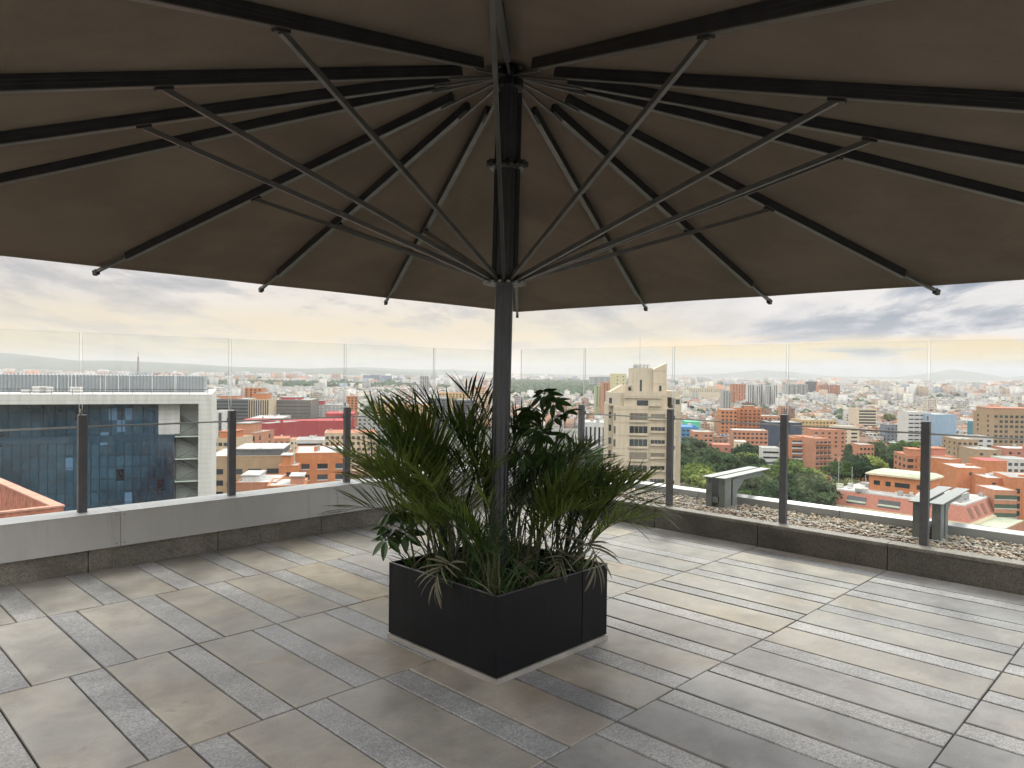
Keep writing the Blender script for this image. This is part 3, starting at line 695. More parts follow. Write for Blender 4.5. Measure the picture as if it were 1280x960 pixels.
# ================================================================== the city below
def hor(px): return 460.3 + .0114*px
F0 = 906.918542
def X(px, dd): return (px-640)/F0*dd                   # where a bearing meets a distance
def Z(px, py, dd): return EYE-(py-hor(px))/F0*dd       # height seen there
def wallmat(name, col, var=.12, scale=.5, rough=.85, course=0.0):
    if name in MATS: return MATS[name]
    m = bpy.data.materials.new(name); m.use_nodes = True; m.node_tree.nodes.clear(); t = T(m.node_tree)
    b = t.new('ShaderNodeBsdfPrincipled'); co = t.new('ShaderNodeTexCoord').outputs['Object']
    k = t.m('MULTIPLY_ADD', t.sm(t.noise(co, scale, 7, .65), .25, .75), 2*var, 1-var)
    st = t.noise(t.vm('MULTIPLY', co, (1.6, 1.6, .12)), 1.0, 5, .6)          # rain streaks
    k = t.m('MULTIPLY', k, t.m('MULTIPLY_ADD', t.sm(st, .3, .7), .16, .90))
    if course:
        x, y, z = t.xyz(co); fz = t.m('FRACT', t.m('DIVIDE', z, course)); k = t.m('MULTIPLY', k, t.m('MULTIPLY_ADD', t.m('GREATER_THAN', fz, .12), .14, .86))
    t.put(b.inputs['Base Color'], t.mix(1.0, (*col, 1), t.comb(k, k, k), 'MULTIPLY')); b.inputs['Roughness'].default_value = rough
    b.inputs['Specular IOR Level'].default_value = .3
    t.l.new(b.outputs[0], t.new('ShaderNodeOutputMaterial').inputs[0]); MATS[name] = m; return m
C_OR = wallmat('brick_orange', (.50, .205, .095)); C_OR2 = wallmat('brick_salmon', (.46, .22, .135)); C_PK = wallmat('brick_pink', (.44, .19, .14), scale=1.5)
C_TN = wallmat('brick_tan', (.36, .26, .165)); C_BG = wallmat('render_beige', (.52, .42, .30)); C_CR = wallmat('render_cream', (.60, .52, .40))
C_WH = wallmat('paint_white', (.56, .555, .54)); C_GY = wallmat('concrete_grey', (.36, .36, .35)); C_RD = wallmat('panel_red', (.36, .065, .07), .08)
C_YL = wallmat('render_ochre', (.52, .37, .18)); C_DK = wallmat('cladding_dark', (.12, .125, .13)); C_BL = wallmat('glass_pale_blue', (.30, .40, .52), .05, rough=.3)
C_TE = wallmat('glass_teal', (.07, .22, .27), .1, rough=.25); C_RED2 = wallmat('brick_terracotta', (.50, .20, .13), .15, 2.0, course=.15)
R_GY = wallmat('roof_grey', (.30, .30, .29), .25, .3); R_WH = wallmat('roof_pale', (.42, .42, .41), .3, .35); R_GN = wallmat('roof_green', (.46, .50, .38), .15, .4)
R_OR = wallmat('roof_tile', (.42, .17, .10), .2, .6); R_BL = wallmat('roof_blue', (.06, .20, .42), .15)
WIN = mat('window_glass', (.035, .042, .050), .12, spec=.8, obvar=.6); WIN2 = mat('window_curtained', (.16, .145, .12), .35, obvar=.5); WSILL = C_WH

def building(name, label, cat, px0, px1, ytop, dist, depth, wall=C_OR, roof=R_GY, rot=0., z=None, storey=3.0, cols=0, scols=0, ww=1.6, wh=1.4,
             style='grid', win=WIN, base=GZ, par=.9, hut=(), maxrow=9, sill=False, top_off=1.0, wallsize=None, roofname='roof', group=None):
    """front face spans the bearings px0..px1 at the distance of its middle; rot turns it about that middle (degrees)"""
    pm = (px0+px1)/2; w = wallsize or abs(px1-px0)/F0*dist/max(.5, math.cos(math.radians(rot)))
    h = Z(pm, ytop, dist)-base
    e = empty(name, (X(pm, dist), dist, base), (0, 0, math.radians(rot))); tag(e, label, cat, group)
    a, b = -w/2, w/2
    m = MB(); m.box(a, b, 0, depth, 0, h-.35); m.build('wall', wall, e)
    m = MB(); t_ = .3; z0, z1 = h-.349, h+.001
    m.box(a-.05, b+.05, -.05, t_, z0, z1+.0); m.box(a-.05, b+.05, depth-t_, depth+.05, z0, z1)
    m.box(a-.05, a+t_, t_+.001, depth-t_-.001, z0, z1); m.box(b-t_, b+.05, t_+.001, depth-t_-.001, z0, z1)
    m.build('parapet', wall, e)
    m = MB(); m.box(a+t_+.002, b-t_-.002, t_+.002, depth-t_-.002, h-.348, h-.20); rf = m.build(roofname, roof, e)
    r = random.Random(label)
    for k in range(int(min(5, w*depth/160))):                     # plant and tanks up on the roof
        cx, cy, s = r.uniform(a+2, b-2), r.uniform(1.5, depth-1.5), r.uniform(.5, 1.3)
        m = MB(); m.box(cx-s, cx+s, cy-s*.7, cy+s*.7, h-.199, h+r.uniform(.3, 1.6)); m.build('roof_unit', r.choice([C_WH, C_GY, wall]), rf)
    for (hx0, hx1, hy0, hy1, hh, hm) in hut:
        m = MB(); m.box(a+hx0*w, a+hx1*w, hy0*depth, hy1*depth, h-.199, h+hh); q = m.build('roof_house', hm, e)
        m = MB(); m.box(a+hx0*w-.3, a+hx1*w+.3, hy0*depth-.3, hy1*depth+.3, h+hh+.001, h+hh+.25); m.build('roof_cap', roof, q)
    # windows on the front and the flank that shows
    nrow = min(maxrow, int((h-top_off-1)/storey))
    def place(n, L, org, dr, key):
        if not n: return
        if style == 'band':
            mw = MB(); mw.box(-L*.46, L*.46, -.05, .02, -wh/2, wh/2)
        elif style == 'vert':
            mw = MB(); mw.box(-ww/2, ww/2, -.05, .02, -nrow*storey/2, nrow*storey/2)
        else:
            mw = MB(); mw.box(-ww/2, ww/2, -.05, .02, -wh/2, wh/2)
        me = mw.mesh('window', win)
        if style == 'balcony':
            mb_ = MB(); mb_.box(-ww/2-.15, ww/2+.15, -1.0, -.06, -wh/2-.35, -wh/2+.45); me2 = mb_.mesh('balcony', C_WH if sill else wall)
        elif sill:
            mb_ = MB(); mb_.box(-ww/2-.1, ww/2+.1, -.16, .0, -wh/2-.30, -wh/2-.01); me2 = mb_.mesh('window_sill', WSILL)
        rows = 1 if style == 'vert' else nrow; cc = 1 if style == 'band' else n
        for i in range(rows):
            zc = h-top_off-storey*(i+.5) if style != 'vert' else h-top_off-nrow*storey/2
            for j in range(cc):
                if style == 'grid' and r.random() < .04: continue
                s = L*(j+.5)/cc
                p = (org[0]+dr[0]*s, org[1]+dr[1]*s, zc)
                o = link('window', me, e, p, (0, 0, math.atan2(dr[1], dr[0])))
                if style == 'balcony' or sill:
                    link('balcony' if style == 'balcony' else 'window_sill', me2, o)
    if style != 'none':
        while nrow*(1 if style in ('band', 'vert') else max(1, cols+scols)) > 95 and nrow > 1 and style != 'vert': nrow -= 1
        place(cols, w, (a, 0), (1, 0), 'f')
        sideR = (X(pm, dist)/dist) < 0
        # flank towards the viewer: for a block on the near side of the axis it is its inner end
        wx = X(pm, dist); nr = Vector((math.cos(math.radians(rot)), math.sin(math.radians(rot))))
        ends = [(1, Vector((wx, dist))+nr*w/2), (-1, Vector((wx, dist))-nr*w/2)]
        for sg, pt in ends:
            if (-pt).dot(nr*sg) > 0:
                if sg > 0: place(scols, depth, (b, 0), (0, 1), 's')
                else: place(scols, depth, (a, depth), (0, -1), 's')
    return e
LAND = []
def short(l):
    w = l.replace(',', ' ,').split()
    for i, q in enumerate(w):
        if i > 1 and q in ('beside', 'behind', 'with', 'near', 'in', 'below', 'above', 'beyond', 'stepping', 'standing', ',', 'before', 'peeking', 'next', 'rising', 'at', 'among', 'between', 'touching', 'joined', 'cut', 'partly', 'over', 'from', 'on', 'across', 'just', 'showing', 'wedged', 'by', 'alone', 'covered'): w = w[:i]; break
    return ' '.join(w[:6])
def landmark(x, y):
    px = 640+F0*x/y
    return min(LAND, key=lambda q: abs(px-(640+F0*q[0]/q[1]))/14+abs(math.log(y/q[1]))*5)[2]
HERO = []                                               # footprints the street grid keeps clear
def BB(name, label, px0, px1, ytop, dist, depth, cat='building', **k):
    e = building(name, label, cat, px0, px1, ytop, dist, depth, **k)
    HERO.append((e.location.x, dist+depth/2, max(abs(px1-px0)/F0*dist/2, depth/2)+7)); LAND.append((e.location.x, e.location.y, short(label))); return e

# ---- glass office on the fascia side: white frame, blue curtain wall, open stair bay
def glass_office():
    D = 112.0; xr = X(265, D); top = Z(265, 493, D); x0 = -112.0
    ang = math.radians(21)
    e = empty('glass_office', (xr, D, GZ), (0, 0, ang)); tag(e, 'blue glass office block in a white frame with louvred plant screen on its roof', 'office building')
    HERO.append((xr-35, D+18, 55)); H = top-GZ; W = 75.0
    CW = wallmat('white_cladding', (.55, .545, .52), .05, .5, .6, course=.75)
    GL = bpy.data.materials.new('curtain_glass'); GL.use_nodes = True; GL.node_tree.nodes.clear(); t = T(GL.node_tree)
    b = t.new('ShaderNodeBsdfPrincipled'); co = t.new('ShaderNodeTexCoord').outputs['Object']; x, y, z = t.xyz(co)
    cell = t.comb(t.m('FLOOR', t.m('DIVIDE', t.m('ADD', x, 5.5), 1.1)), t.m('FLOOR', t.m('DIVIDE', z, 1.8)), 0.0)
    wn = t.new('ShaderNodeTexWhiteNoise', noise_dimensions='3D'); t.put(wn.inputs[0], cell); rv = wn.outputs[0]
    big = t.sm(t.noise(co, .09, 5, .6), .35, .65)
    c = t.mix(big, (.014, .038, .062, 1), (.042, .100, .150, 1)); c = t.mix(t.m('MULTIPLY', rv, .5), c, (.008, .018, .03, 1)); c = t.mix(t.m('GREATER_THAN', rv, .968), c, (.10, .19, .30, 1)); c = t.mix(t.m('LESS_THAN', rv, .02), c, (.012, .014, .022, 1))
    t.put(b.inputs['Base Color'], c); b.inputs['Roughness'].default_value = .07; b.inputs['Specular IOR Level'].default_value = .75
    bn = t.new('ShaderNodeBump'); bn.inputs['Strength'].default_value = .5; bn.inputs['Distance'].default_value = .25
    pn = t.m('ADD', t.noise(t.vm('ADD', co, t.vm('SCALE', wn.outputs[1], scale=2.0)), .5, 2, .5), t.m('MULTIPLY', t.noise(t.vm('MULTIPLY', co, (1, 1, .25)), .8, 3, .5), .7))
    t.put(bn.inputs['Height'], pn); t.l.new(bn.outputs[0], b.inputs['Normal']); t.l.new(b.outputs[0], t.new('ShaderNodeOutputMaterial').inputs[0])
    MUL = mat('mullion_dark', (.022, .028, .036), .45)
    m = MB(); m.box(-W, -5.25, 1.6, 34, 0, H-6.2); m.build('body', C_DK, e)
    m = MB(); m.box(-W, -5.4, .9, 1.55, 0, H-7.2); m.build('curtain_wall', GL, e)
    m = MB(); m.box(-W, -7.6, 1.7, 34, H-6.19, H-1.46); m.build('upper_floor', GL, e)
    m = MB(); m.box(-7.58, -4.6, 1.7, 34, H-6.19, H-1.46); m.build('corner_wall', CW, e)
    m = MB(); m.box(-W, -5.3, .95, 1.59, H-7.19, H-6.20); m.build('sill_band', mat('sill_band', (.03, .06, .09), .2), e)
    for k in range(52):                                         # mullions
        xx = -5.5-1.1*k
        m = MB(); m.box(xx-.035, xx+.035, .82, .899, 0, H-7.2); m.build('mullion', MUL, e)
    for k in range(30):
        xx = -8.2-1.45*k; m = MB(); m.box(xx-.035, xx+.035, 1.62, 1.699, H-6.1, H-1.5); m.build('mullion', MUL, e)
    for k in range(14):
        zz = H-7.2-1.8*(k+1); m = MB(); m.box(-W, -5.4, .80, .818, zz-.035, zz+.035); m.build('transom', MUL, e)
    m = MB(); m.box(-W, 0, 0, 34, H-1.45, H); m.build('roof_frame', CW, e)
    m = MB(); m.box(-1.9, 0, 0, 34, 0, H-1.451); m.build('end_frame', CW, e)
    SG = mat('stair_green', (.42, .50, .44), .5)
    m = MB(); m.box(-5.24, -1.95, 3.2, 3.4, 0, H-1.5); m.build('stair_back', mat('stair_back', (.35, .38, .35), .7), e)
    for k in range(9):
        zz = H-6.6-3.45*k; m = MB(); m.box(-5.2, -1.92, .7, 3.19, zz, zz+.16); q = m.build('landing', SG, e)
        for sx in range(2):
            m = MB(); a, b2 = ((-5.0, -2.2), (-2.2, -5.0))[sx]
            m.bar((a, 1.2+sx*1.1, zz+.2 if sx == 0 else zz+1.8), (b2, 1.2+sx*1.1, zz+1.8 if sx == 0 else zz+3.4), .8, .18); m.build('stair_flight', C_DK, q)
    for zz in (.35, .75):
        m = MB(); m.tube([(-W, .4, H+zz), (-.5, .4, H+zz)], .05, 5); m.build('roof_rail', C_DK, e)
    for k in range(24):
        m = MB(); m.tube([(-.6-2.6*k, .4, H+.001), (-.6-2.6*k, .4, H+.75)], .035, 5); m.build('rail_post', C_DK, e)
    LV = mat('louvre_metal', (.33, .35, .37), .5, .2, var=.08, scale=.3)
    m = MB(); m.box(-34.5, -1.5, 12.35, 26, H+.001, H+2.7); s = m.build('plant_screen', LV, e)
    for k in range(66):
        xx = -34.3+.5*k; m = MB(); m.box(xx-.07, xx+.07, 12.2, 12.34, H+.1, H+2.8); m.build('louvre', mat('louvre_dark', (.22, .24, .26), .5), s)
    r = random.Random(2)
    for k in range(13):
        xx = -34+r.uniform(0, 29.5); m = MB(); m.tube([(xx, 11.2, H+.001), (xx, 11.2, H+r.uniform(2.2, 4.0))], .05, 5); m.build('antenna', C_WH, e)
    for k in range(9):
        xx = -46+r.uniform(0, 30); m = MB(); s_ = r.uniform(.4, .9); m.box(xx-s_, xx+s_, 5, 6, H+.001, H+s_*1.2); m.build('roof_unit', C_WH, e)
    m = MB(); m.box(-46.0, -38, 17, 27, H+.001, H+2.6); m.build('roof_house', C_OR, e)
glass_office()

def near_brick():                                           # roof parapet corner just below the glass, street side
    x, y = X(80, 40), 40.0; e = empty('brick_building', (x, y, GZ), (0, 0, math.radians(47))); tag(e, 'terracotta brick rooftop with a raised parapet corner just below the metal fascia', 'building')
    H = Z(80, 634, 40)-GZ; BK = wallmat('near_brick', (.40, .155, .10), .45, 2.2, course=.16); CPm = wallmat('brick_coping', (.50, .27, .20), .2, 3)
    m = MB(); m.box(-30, 0, -.0, .35, 0, H); m.build('wall', BK, e)
    ang = math.radians(90); L = 16; dx_, dy_ = math.cos(ang), math.sin(ang); nx, ny = -dy_, dx_
    pts = [(0, .352), (dx_*L, dy_*L+.352), (dx_*L+nx*.5, dy_*L+.352+ny*.5), (nx*.5, .352+ny*.5-.0)]
    m = MB(); m.hexa([(px, py, 0) for px, py in pts]+[(px, py, H) for px, py in pts]); m.build('return_wall', BK, e)
    q = [(px+(-.05 if i > 1 else .05), py, 0) for i, (px, py) in enumerate(pts)]
    m = MB(); m.hexa([(a, b, H+.002) for a, b, _ in q]+[(a, b, H+.10) for a, b, _ in q]); m.build('coping', CPm, e)
    m = MB(); m.box(-30, .05, -.06, .34, H+.002, H+.10); m.build('coping', CPm, e)
    m = MB(); m.box(-30, -6.4, .36, 14, 0, H-1.4); m.build('roof', R_GY, e)
    m = MB(); m.box(-6.39, -.3, .36, 3.0, H-1.55, H-1.4); m.build('gutter', R_GY, e)
    m = MB(); m.box(-4.9, -3.5, 1.6, 2.6, H-1.39, H-.10); m.build('roof_unit', C_WH, e)
near_brick()

# ---- beige residential tower with the raked top
def beige_tower():
    D = 158.0; s = D/F0; e = empty('beige_tower', (X(806, D), D, GZ), (0, 0, math.radians(-3))); tag(e, 'beige apartment tower with a slanted top and a thin mast', 'tower block'); HERO.append((X(806, D), D+10, 22))
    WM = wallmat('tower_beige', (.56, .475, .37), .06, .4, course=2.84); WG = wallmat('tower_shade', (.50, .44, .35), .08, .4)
    def zz(py): return Z(806, py, D)-GZ
    def xx(px): return (px-806)*s
    H = zz(508)
    m = MB(); m.box(xx(768), xx(811), 0, 14, 0, H); m.build('wall', WM, e)
    m = MB(); m.box(xx(811.01), xx(836), .9, 14, 0, H-.02); m.build('wall', WM, e)
    m = MB(); m.box(xx(836.01), xx(845), -.4, 14, 0, H-.5); m.build('wall', WM, e)
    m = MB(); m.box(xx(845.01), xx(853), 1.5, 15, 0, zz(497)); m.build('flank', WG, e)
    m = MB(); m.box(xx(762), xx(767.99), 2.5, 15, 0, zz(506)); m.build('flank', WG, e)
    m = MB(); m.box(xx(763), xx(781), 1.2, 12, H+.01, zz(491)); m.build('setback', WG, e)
    m = MB(); m.box(xx(781.01), xx(827), .5, 13, H+.01, zz(491)); m.build('setback', WM, e)
    m = MB(); m.box(xx(780), xx(827.5), .2, .49, zz(498), zz(491)+.3); m.build('cornice', WM, e)
    m = MB(); m.box(xx(827.6), xx(836), 2, 13, H+.01, zz(490)); m.build('setback', WM, e)
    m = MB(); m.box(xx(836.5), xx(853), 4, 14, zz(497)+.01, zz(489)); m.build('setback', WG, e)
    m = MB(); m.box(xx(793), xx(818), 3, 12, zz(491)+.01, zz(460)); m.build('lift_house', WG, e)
    m = MB(); z0 = zz(491)+.01
    m.hexa([(xx(818.01), 2.6, z0), (xx(835.5), 2.6, z0), (xx(835.5), 8, z0), (xx(818.01), 8, z0), (xx(818.01), 2.6, zz(462)), (xx(835.5), 2.6, zz(453)), (xx(835.5), 8, zz(453)), (xx(818.01), 8, zz(462))]); m.build('raked_wall', WM, e)
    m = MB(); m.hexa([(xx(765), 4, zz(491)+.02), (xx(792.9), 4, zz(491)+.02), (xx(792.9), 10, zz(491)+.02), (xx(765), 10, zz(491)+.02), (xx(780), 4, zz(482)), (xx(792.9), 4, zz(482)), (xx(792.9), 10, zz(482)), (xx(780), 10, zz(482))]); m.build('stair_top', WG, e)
    for a, b, c, d_, nm, yy in ((802, 804.5, 475, 490, 'slot', 2.95), (826, 829, 482, 489, 'window', 2.55), (788, 791.5, 484, 489, 'window', 3.95), (797, 811, 500.5, 507, 'window', .45), (762.5, 766, 498, 505, 'window', 1.15), (846, 851, 499, 505, 'window', 1.45)):
        m = MB(); m.box(xx(a), xx(b), yy, yy+.2, zz(d_), zz(c)); m.build(nm, WIN, e)
    m = MB(); m.tube([(xx(803), 5, zz(460)), (xx(803), 5, zz(418))], [.12, .04], 6); ma = m.build('mast', C_WH, e)
    m = MB(); m.lathe([(.5, 0), (.55, .5), (.3, .9)], 12); o = m.build('dish', C_GY, e); o.location = (xx(797), 4, zz(460)+.02)
    for k in range(4):
        m = MB(); m.box(xx(799+k*4.5), xx(801.5+k*4.5), 4, 6, zz(460)+.01, zz(460)+.9); m.build('roof_unit', C_WH, e)
    FRM = mat('window_frame_tan', (.30, .25, .19), .6)
    for k in range(13):
        y = 516+16.35*k; lo, hi = y+9.2, y+.5
        for (a, b, yy, tone) in ((788, 810, -.07, k), (815, 832.5, .83, k+3)):
            if a == 815: lo2, hi2 = y+6.2, y+1.6
            else: lo2, hi2 = lo, hi
            m = MB(); m.box(xx(a), xx(b), yy, yy+.10, zz(lo2), zz(hi2)); wn_ = m.build('window', WIN if tone % 3 else WIN2, e)
            for j in range(1, 4):
                q = a+(b-a)*j/4; m = MB(); m.box(xx(q)-.05, xx(q)+.05, yy-.04, yy-.001, zz(lo2), zz(hi2)); m.build('frame_bar', FRM, wn_)
            m = MB(); m.box(xx(a)-.1, xx(b)+.1, yy-.30, yy-.045, zz(lo2)-.5, zz(lo2)-.02); m.build('balcony_front', WM, wn_)
        m = MB(); m.box(xx(767.0+.9), xx(770.5), -.06, .05, zz(y+10), zz(y+1)); m.build('window', WIN2, e)
        m = MB(); m.box(xx(763), xx(766), 2.42, 2.55, zz(y+8), zz(y)); m.build('window', WIN, e)
        m = MB(); m.box(xx(811.3), xx(812.3), .80, .92, zz(y+16), zz(y+1)); m.build('pilaster', WG, e)
beige_tower()

# ---- terracotta block below the gravel side
def terracotta_block():
    ax, ay = X(1036, 296), 296.0; bx_, by_ = X(1213, 258), 258.0
    L = math.hypot(bx_-ax, by_-ay); an = math.atan2(by_-ay, bx_-ax)
    e = empty('terracotta_block', (ax, ay, GZ), (0, 0, an)); tag(e, 'pink brick block with pale flat roof, sloping upper walls and green roofed penthouse', 'building'); HERO.append(((ax+bx_)/2+12, 292, 36))
    H = Z(1120, 621, 277)-GZ; Dp = 34.0; CRM = wallmat('cornice_cream', (.62, .55, .40), .08)
    def taper(z0, z1, o0, o1, nm, mt):
        m = MB(); m.hexa([(-o0, -o0, z0), (L+o0, -o0, z0), (L+o0, Dp+o0, z0), (-o0, Dp+o0, z0), (-o1, -o1, z1), (L+o1, -o1, z1), (L+o1, Dp+o1, z1), (-o1, Dp+o1, z1)]); return m.build(nm, mt, e)
    taper(0, H-8.2, 0, 0, 'wall', C_OR2); taper(H-8.19, H-6.4, 1.6, 1.6, 'cornice', CRM); taper(H-6.39, H-5.9, 1.0, 1.0, 'ledge', CRM)
    taper(H-5.89, H-.5, .8, -1.6, 'sloping_wall', C_PK); taper(H-.49, H+.0, -1.7, -1.9, 'roof', R_WH)
    for x0, x1 in ((8, 15.5), (20, 28), (33, 34.5), (40, 43)):
        def P(x, z, o): f = (z-(H-5.89))/5.39; return (x, -.8+2.4*f-o, z)
        z0, z1 = H-4.7, H-1.9; m = MB(); m.hexa([P(x0, z0, .12), P(x1, z0, .12), P(x1, z0, -.2), P(x0, z0, -.2), P(x0, z1, .12), P(x1, z1, .12), P(x1, z1, -.2), P(x0, z1, -.2)]); wn_ = m.build('window', WIN, e)
        m = MB(); m.hexa([P(x0, z0+.6, .3), P(x1, z0+.6, .3), P(x1, z0+.6, .13), P(x0, z0+.6, .13), P(x0, z0+1.2, .3), P(x1, z0+1.2, .3), P(x1, z0+1.2, .13), P(x0, z0+1.2, .13)]); m.build('window_rail', R_GN, wn_)
    for k in range(4):
        y0 = 3+7.4*k; f0, f1 = .15, .85
        def Q(y, f, o): return (L+.8-2.4*f+o, y, H-5.89+5.39*f)
        m = MB(); m.hexa([Q(y0, f0, -.2), Q(y0, f0, .12), Q(y0+3.4, f0, .12), Q(y0+3.4, f0, -.2), Q(y0, f1, -.2), Q(y0, f1, .12), Q(y0+3.4, f1, .12), Q(y0+3.4, f1, -.2)]); m.build('flank_panel', mat('panel_brown', (.22, .10, .07), .7), e)
    for k in range(12):
        m = MB(); m.box(.5+k*L/12, .5+k*L/12+2.2, -.06, .02, H-12.2, H-10.4); m.build('window', WIN, e)
    for k in range(8):
        m = MB(); m.box(L-.02, L+.06, 2+k*4, 4.4+k*4, H-12.2, H-10.4); m.build('window', WIN, e)
    # penthouse
    m = MB(); m.box(12, 34, 11, 24, H+.01, H+6.2); ph = m.build('penthouse', C_OR, e)
    m = MB(); m.hexa([(11, 10, H+6.21), (35, 10, H+6.21), (35, 25, H+6.21), (11, 25, H+6.21), (11, 10, H+6.9), (35, 10, H+6.9), (35, 25, H+6.9), (11, 25, H+6.9)]); m.build('eave', CRM, ph)
    m = MB(); m.hexa([(11.2, 10.2, H+6.901), (34.8, 10.2, H+6.901), (34.8, 24.8, H+6.901), (11.2, 24.8, H+6.901), (13, 12, H+7.9), (33, 12, H+7.9), (33, 23, H+7.9), (13, 23, H+7.9)]); m.build('penthouse_roof', R_GN, ph)
    for x0, x1 in ((14, 16.4), (18.5, 20.5), (22, 27.5), (30, 32)):
        m = MB(); m.box(x0, x1, 10.94, 11.05, H+2.2, H+4.0); m.build('window', WIN, ph)
    m = MB(); m.lathe([(2.6, 0), (2.3, 1.0), (1.4, 1.9), (.3, 2.3)], 16); o = m.build('water_tank', C_WH, e); o.location = (33.8, 6, H+.02)
    r = random.Random(4)
    for k in range(22):
        cx, cy = r.choice([(r.uniform(36, L-3), r.uniform(3, 30)), (r.uniform(1, 34), r.uniform(2, 8)), (r.uniform(1, 11), r.uniform(4, 30))]); s_ = r.uniform(.4, 1.2)
        m = MB(); m.box(cx-s_, cx+s_, cy-s_*.8, cy+s_*.8, H+.01, H+r.uniform(.5, 1.8)); m.build('roof_unit', r.choice([C_WH, C_GY, R_GN]), e)
    m = MB(); m.box(38, 46, 8, 18, H+.01, H+2.5); m.build('roof_house', C_GY, e)
    for k in range(3):
        m = MB(); m.tube([(2+k*5.0, 6+k, H+.01), (2+k*5.0, 6+k, H+(12.5, 9, 6)[k])], .09, 6); m.build('mast', C_WH, e)
    m = MB(); m.box(L+.81, L+10, 6, 30, 0, H-7.5); m.build('annex', C_OR2, e)
    m = MB(); m.box(L+1, L+9.8, 6.2, 29.8, H-7.49, H-7.2); m.build('annex_roof', R_GN, e)
terracotta_block()

# ---- the other buildings one can tell apart
g = lambda h0, h1, d0, d1, hh, mm: (h0, h1, d0, d1, hh, mm)
# fascia side, near
BB('brick_building', 'tan brick building with a flat pale roof beside the white office frame', 262, 352, 570, 232, 26, wall=C_TN, roof=R_WH, rot=10, cols=4, scols=3, ww=4.2, wh=1.7, storey=3.6, top_off=3.2, hut=[g(.35, .98, .1, .8, 1.8, C_DK)])
BB('brick_building', 'bright orange brick building with white roof and white window sills near the palms', 372, 436, 566, 215, 22, wall=C_OR, roof=R_WH, rot=14, cols=3, scols=3, ww=3.0, wh=1.5, storey=3.2, sill=True, top_off=2.4)
BB('brick_building', 'narrow orange brick wing with a small round stair drum in front of it', 350, 373, 582, 205, 14, wall=C_OR, roof=R_WH, rot=10, cols=1, scols=2, ww=1.2, wh=1.2, hut=[g(.1, .6, .1, .5, 2.6, C_OR)])
BB('low_house', 'low orange brick house with white roof lights just above the grey fascia', 296, 345, 603, 172, 14, wall=C_OR2, roof=R_WH, rot=8, cols=3, ww=3.0, wh=1.8, storey=3.4, top_off=1.4, hut=[g(.1, .5, .2, .8, 1.1, C_WH)])
BB('low_house', 'low orange house with a pale rubble strewn roof below the orange building', 336, 380, 607, 168, 12, wall=C_OR, roof=R_WH, rot=12, cols=2, ww=2.0, wh=1.2, hut=[g(.6, .95, .2, .7, 1.6, C_OR2)])
BB('apartment_block', 'salmon brick apartments stepping up behind the tan brick roof', 288, 320, 541, 330, 20, wall=C_OR2, roof=R_GY, rot=-6, cols=5, scols=2, ww=1.8, wh=2.0, storey=3.2, hut=[g(.1, .7, .1, .7, 4, C_OR2)])
BB('apartment_block', 'peach coloured flats in front of the striped white slab', 266, 292, 548, 300, 18, wall=C_BG, roof=R_OR, rot=-6, cols=4, ww=1.6, wh=1.4, hut=[g(.2, .8, .1, .7, 2.5, C_OR)])
BB('office_block', 'white and black vertically striped slab beside the white office frame', 264, 279, 514, 420, 16, wall=C_WH, rot=0, cols=2, scols=1, ww=1.7, style='vert', storey=3, maxrow=8)
BB('shopping_mall', 'long windowless dark red mall wall with flat red roof', 306, 436, 526, 540, 30, wall=C_RD, roof=C_RD, rot=12, style='none', par=1)
BB('shopping_mall', 'higher dark red mall box at the far end of the long red wall', 408, 442, 517, 600, 40, wall=C_RD, roof=C_RD, rot=10, style='none')
BB('shopping_mall', 'deep red flank of the mall standing beside the salmon apartments', 318, 336, 529, 470, 30, wall=C_RD, roof=R_GY, rot=-30, style='none')
BB('warehouse', 'pale grey metal warehouse roof in front of the brown office towers', 312, 352, 523, 600, 45, wall=C_GY, roof=R_WH, rot=8, style='none')
BB('house', 'small orange gabled building before the red mall wall', 336, 362, 548, 400, 16, wall=C_OR2, roof=R_OR, rot=18, cols=4, scols=2, ww=1.4, wh=1.4)
BB('apartment_block', 'grey and white flats with long ribbon windows below the red mall', 372, 404, 550, 380, 20, wall=C_WH, roof=R_GY, rot=12, cols=3, style='band', wh=1.2, storey=2.9)
BB('apartment_block', 'cream row of flats behind the grey ribbon windowed block', 364, 412, 549, 430, 14, wall=C_CR, roof=R_OR, rot=10, cols=9, ww=1.3, wh=1.2, storey=2.8)
BB('apartment_block', 'peach flats partly covered by the palm fronds', 408, 470, 541, 360, 20, wall=C_BG, roof=R_OR, rot=12, cols=10, scols=2, ww=1.4, wh=1.4, storey=2.9)
BB('office_block', 'dark grey glazed office block with a flat roof beyond the striped slab', 262, 312, 499, 720, 50, wall=C_DK, rot=4, cols=3, style='band', wh=1.6, storey=3.4, hut=[g(.1, .6, .2, .6, 3, C_OR2)])
BB('office_block', 'brick office tower with tall vertical window strips', 311, 336, 499, 660, 30, wall=C_BG, rot=4, cols=9, style='vert', ww=1.2, storey=3.3, maxrow=7, hut=[g(.2, .8, .2, .8, 5, C_OR)])
BB('office_block', 'wide brown glass office block with faint reflections', 337, 388, 500, 690, 60, wall=wallmat('brown_glass', (.15, .14, .125), .25, .08, .3), rot=8, cols=2, style='band', wh=.5, storey=3.4, hut=[g(.2, .7, .2, .6, 2, C_RD)])
BB('tower_block', 'stubby bright orange brick tower above the striped brick office', 306, 327, 485, 900, 25, wall=C_OR, rot=8, cols=4, ww=2, wh=1.8)
BB('tower_block', 'orange brick tower standing over the red mall roof', 434, 447, 495, 820, 22, wall=C_OR, rot=14, cols=3, ww=1.8, wh=1.6)
BB('apartment_block', 'grey blocks with white window dots behind the red mall', 392, 432, 506, 760, 30, wall=C_GY, rot=6, cols=8, ww=1.6, wh=1.5, win=C_WH, hut=[g(.0, .3, .1, .6, 4, C_RD)])
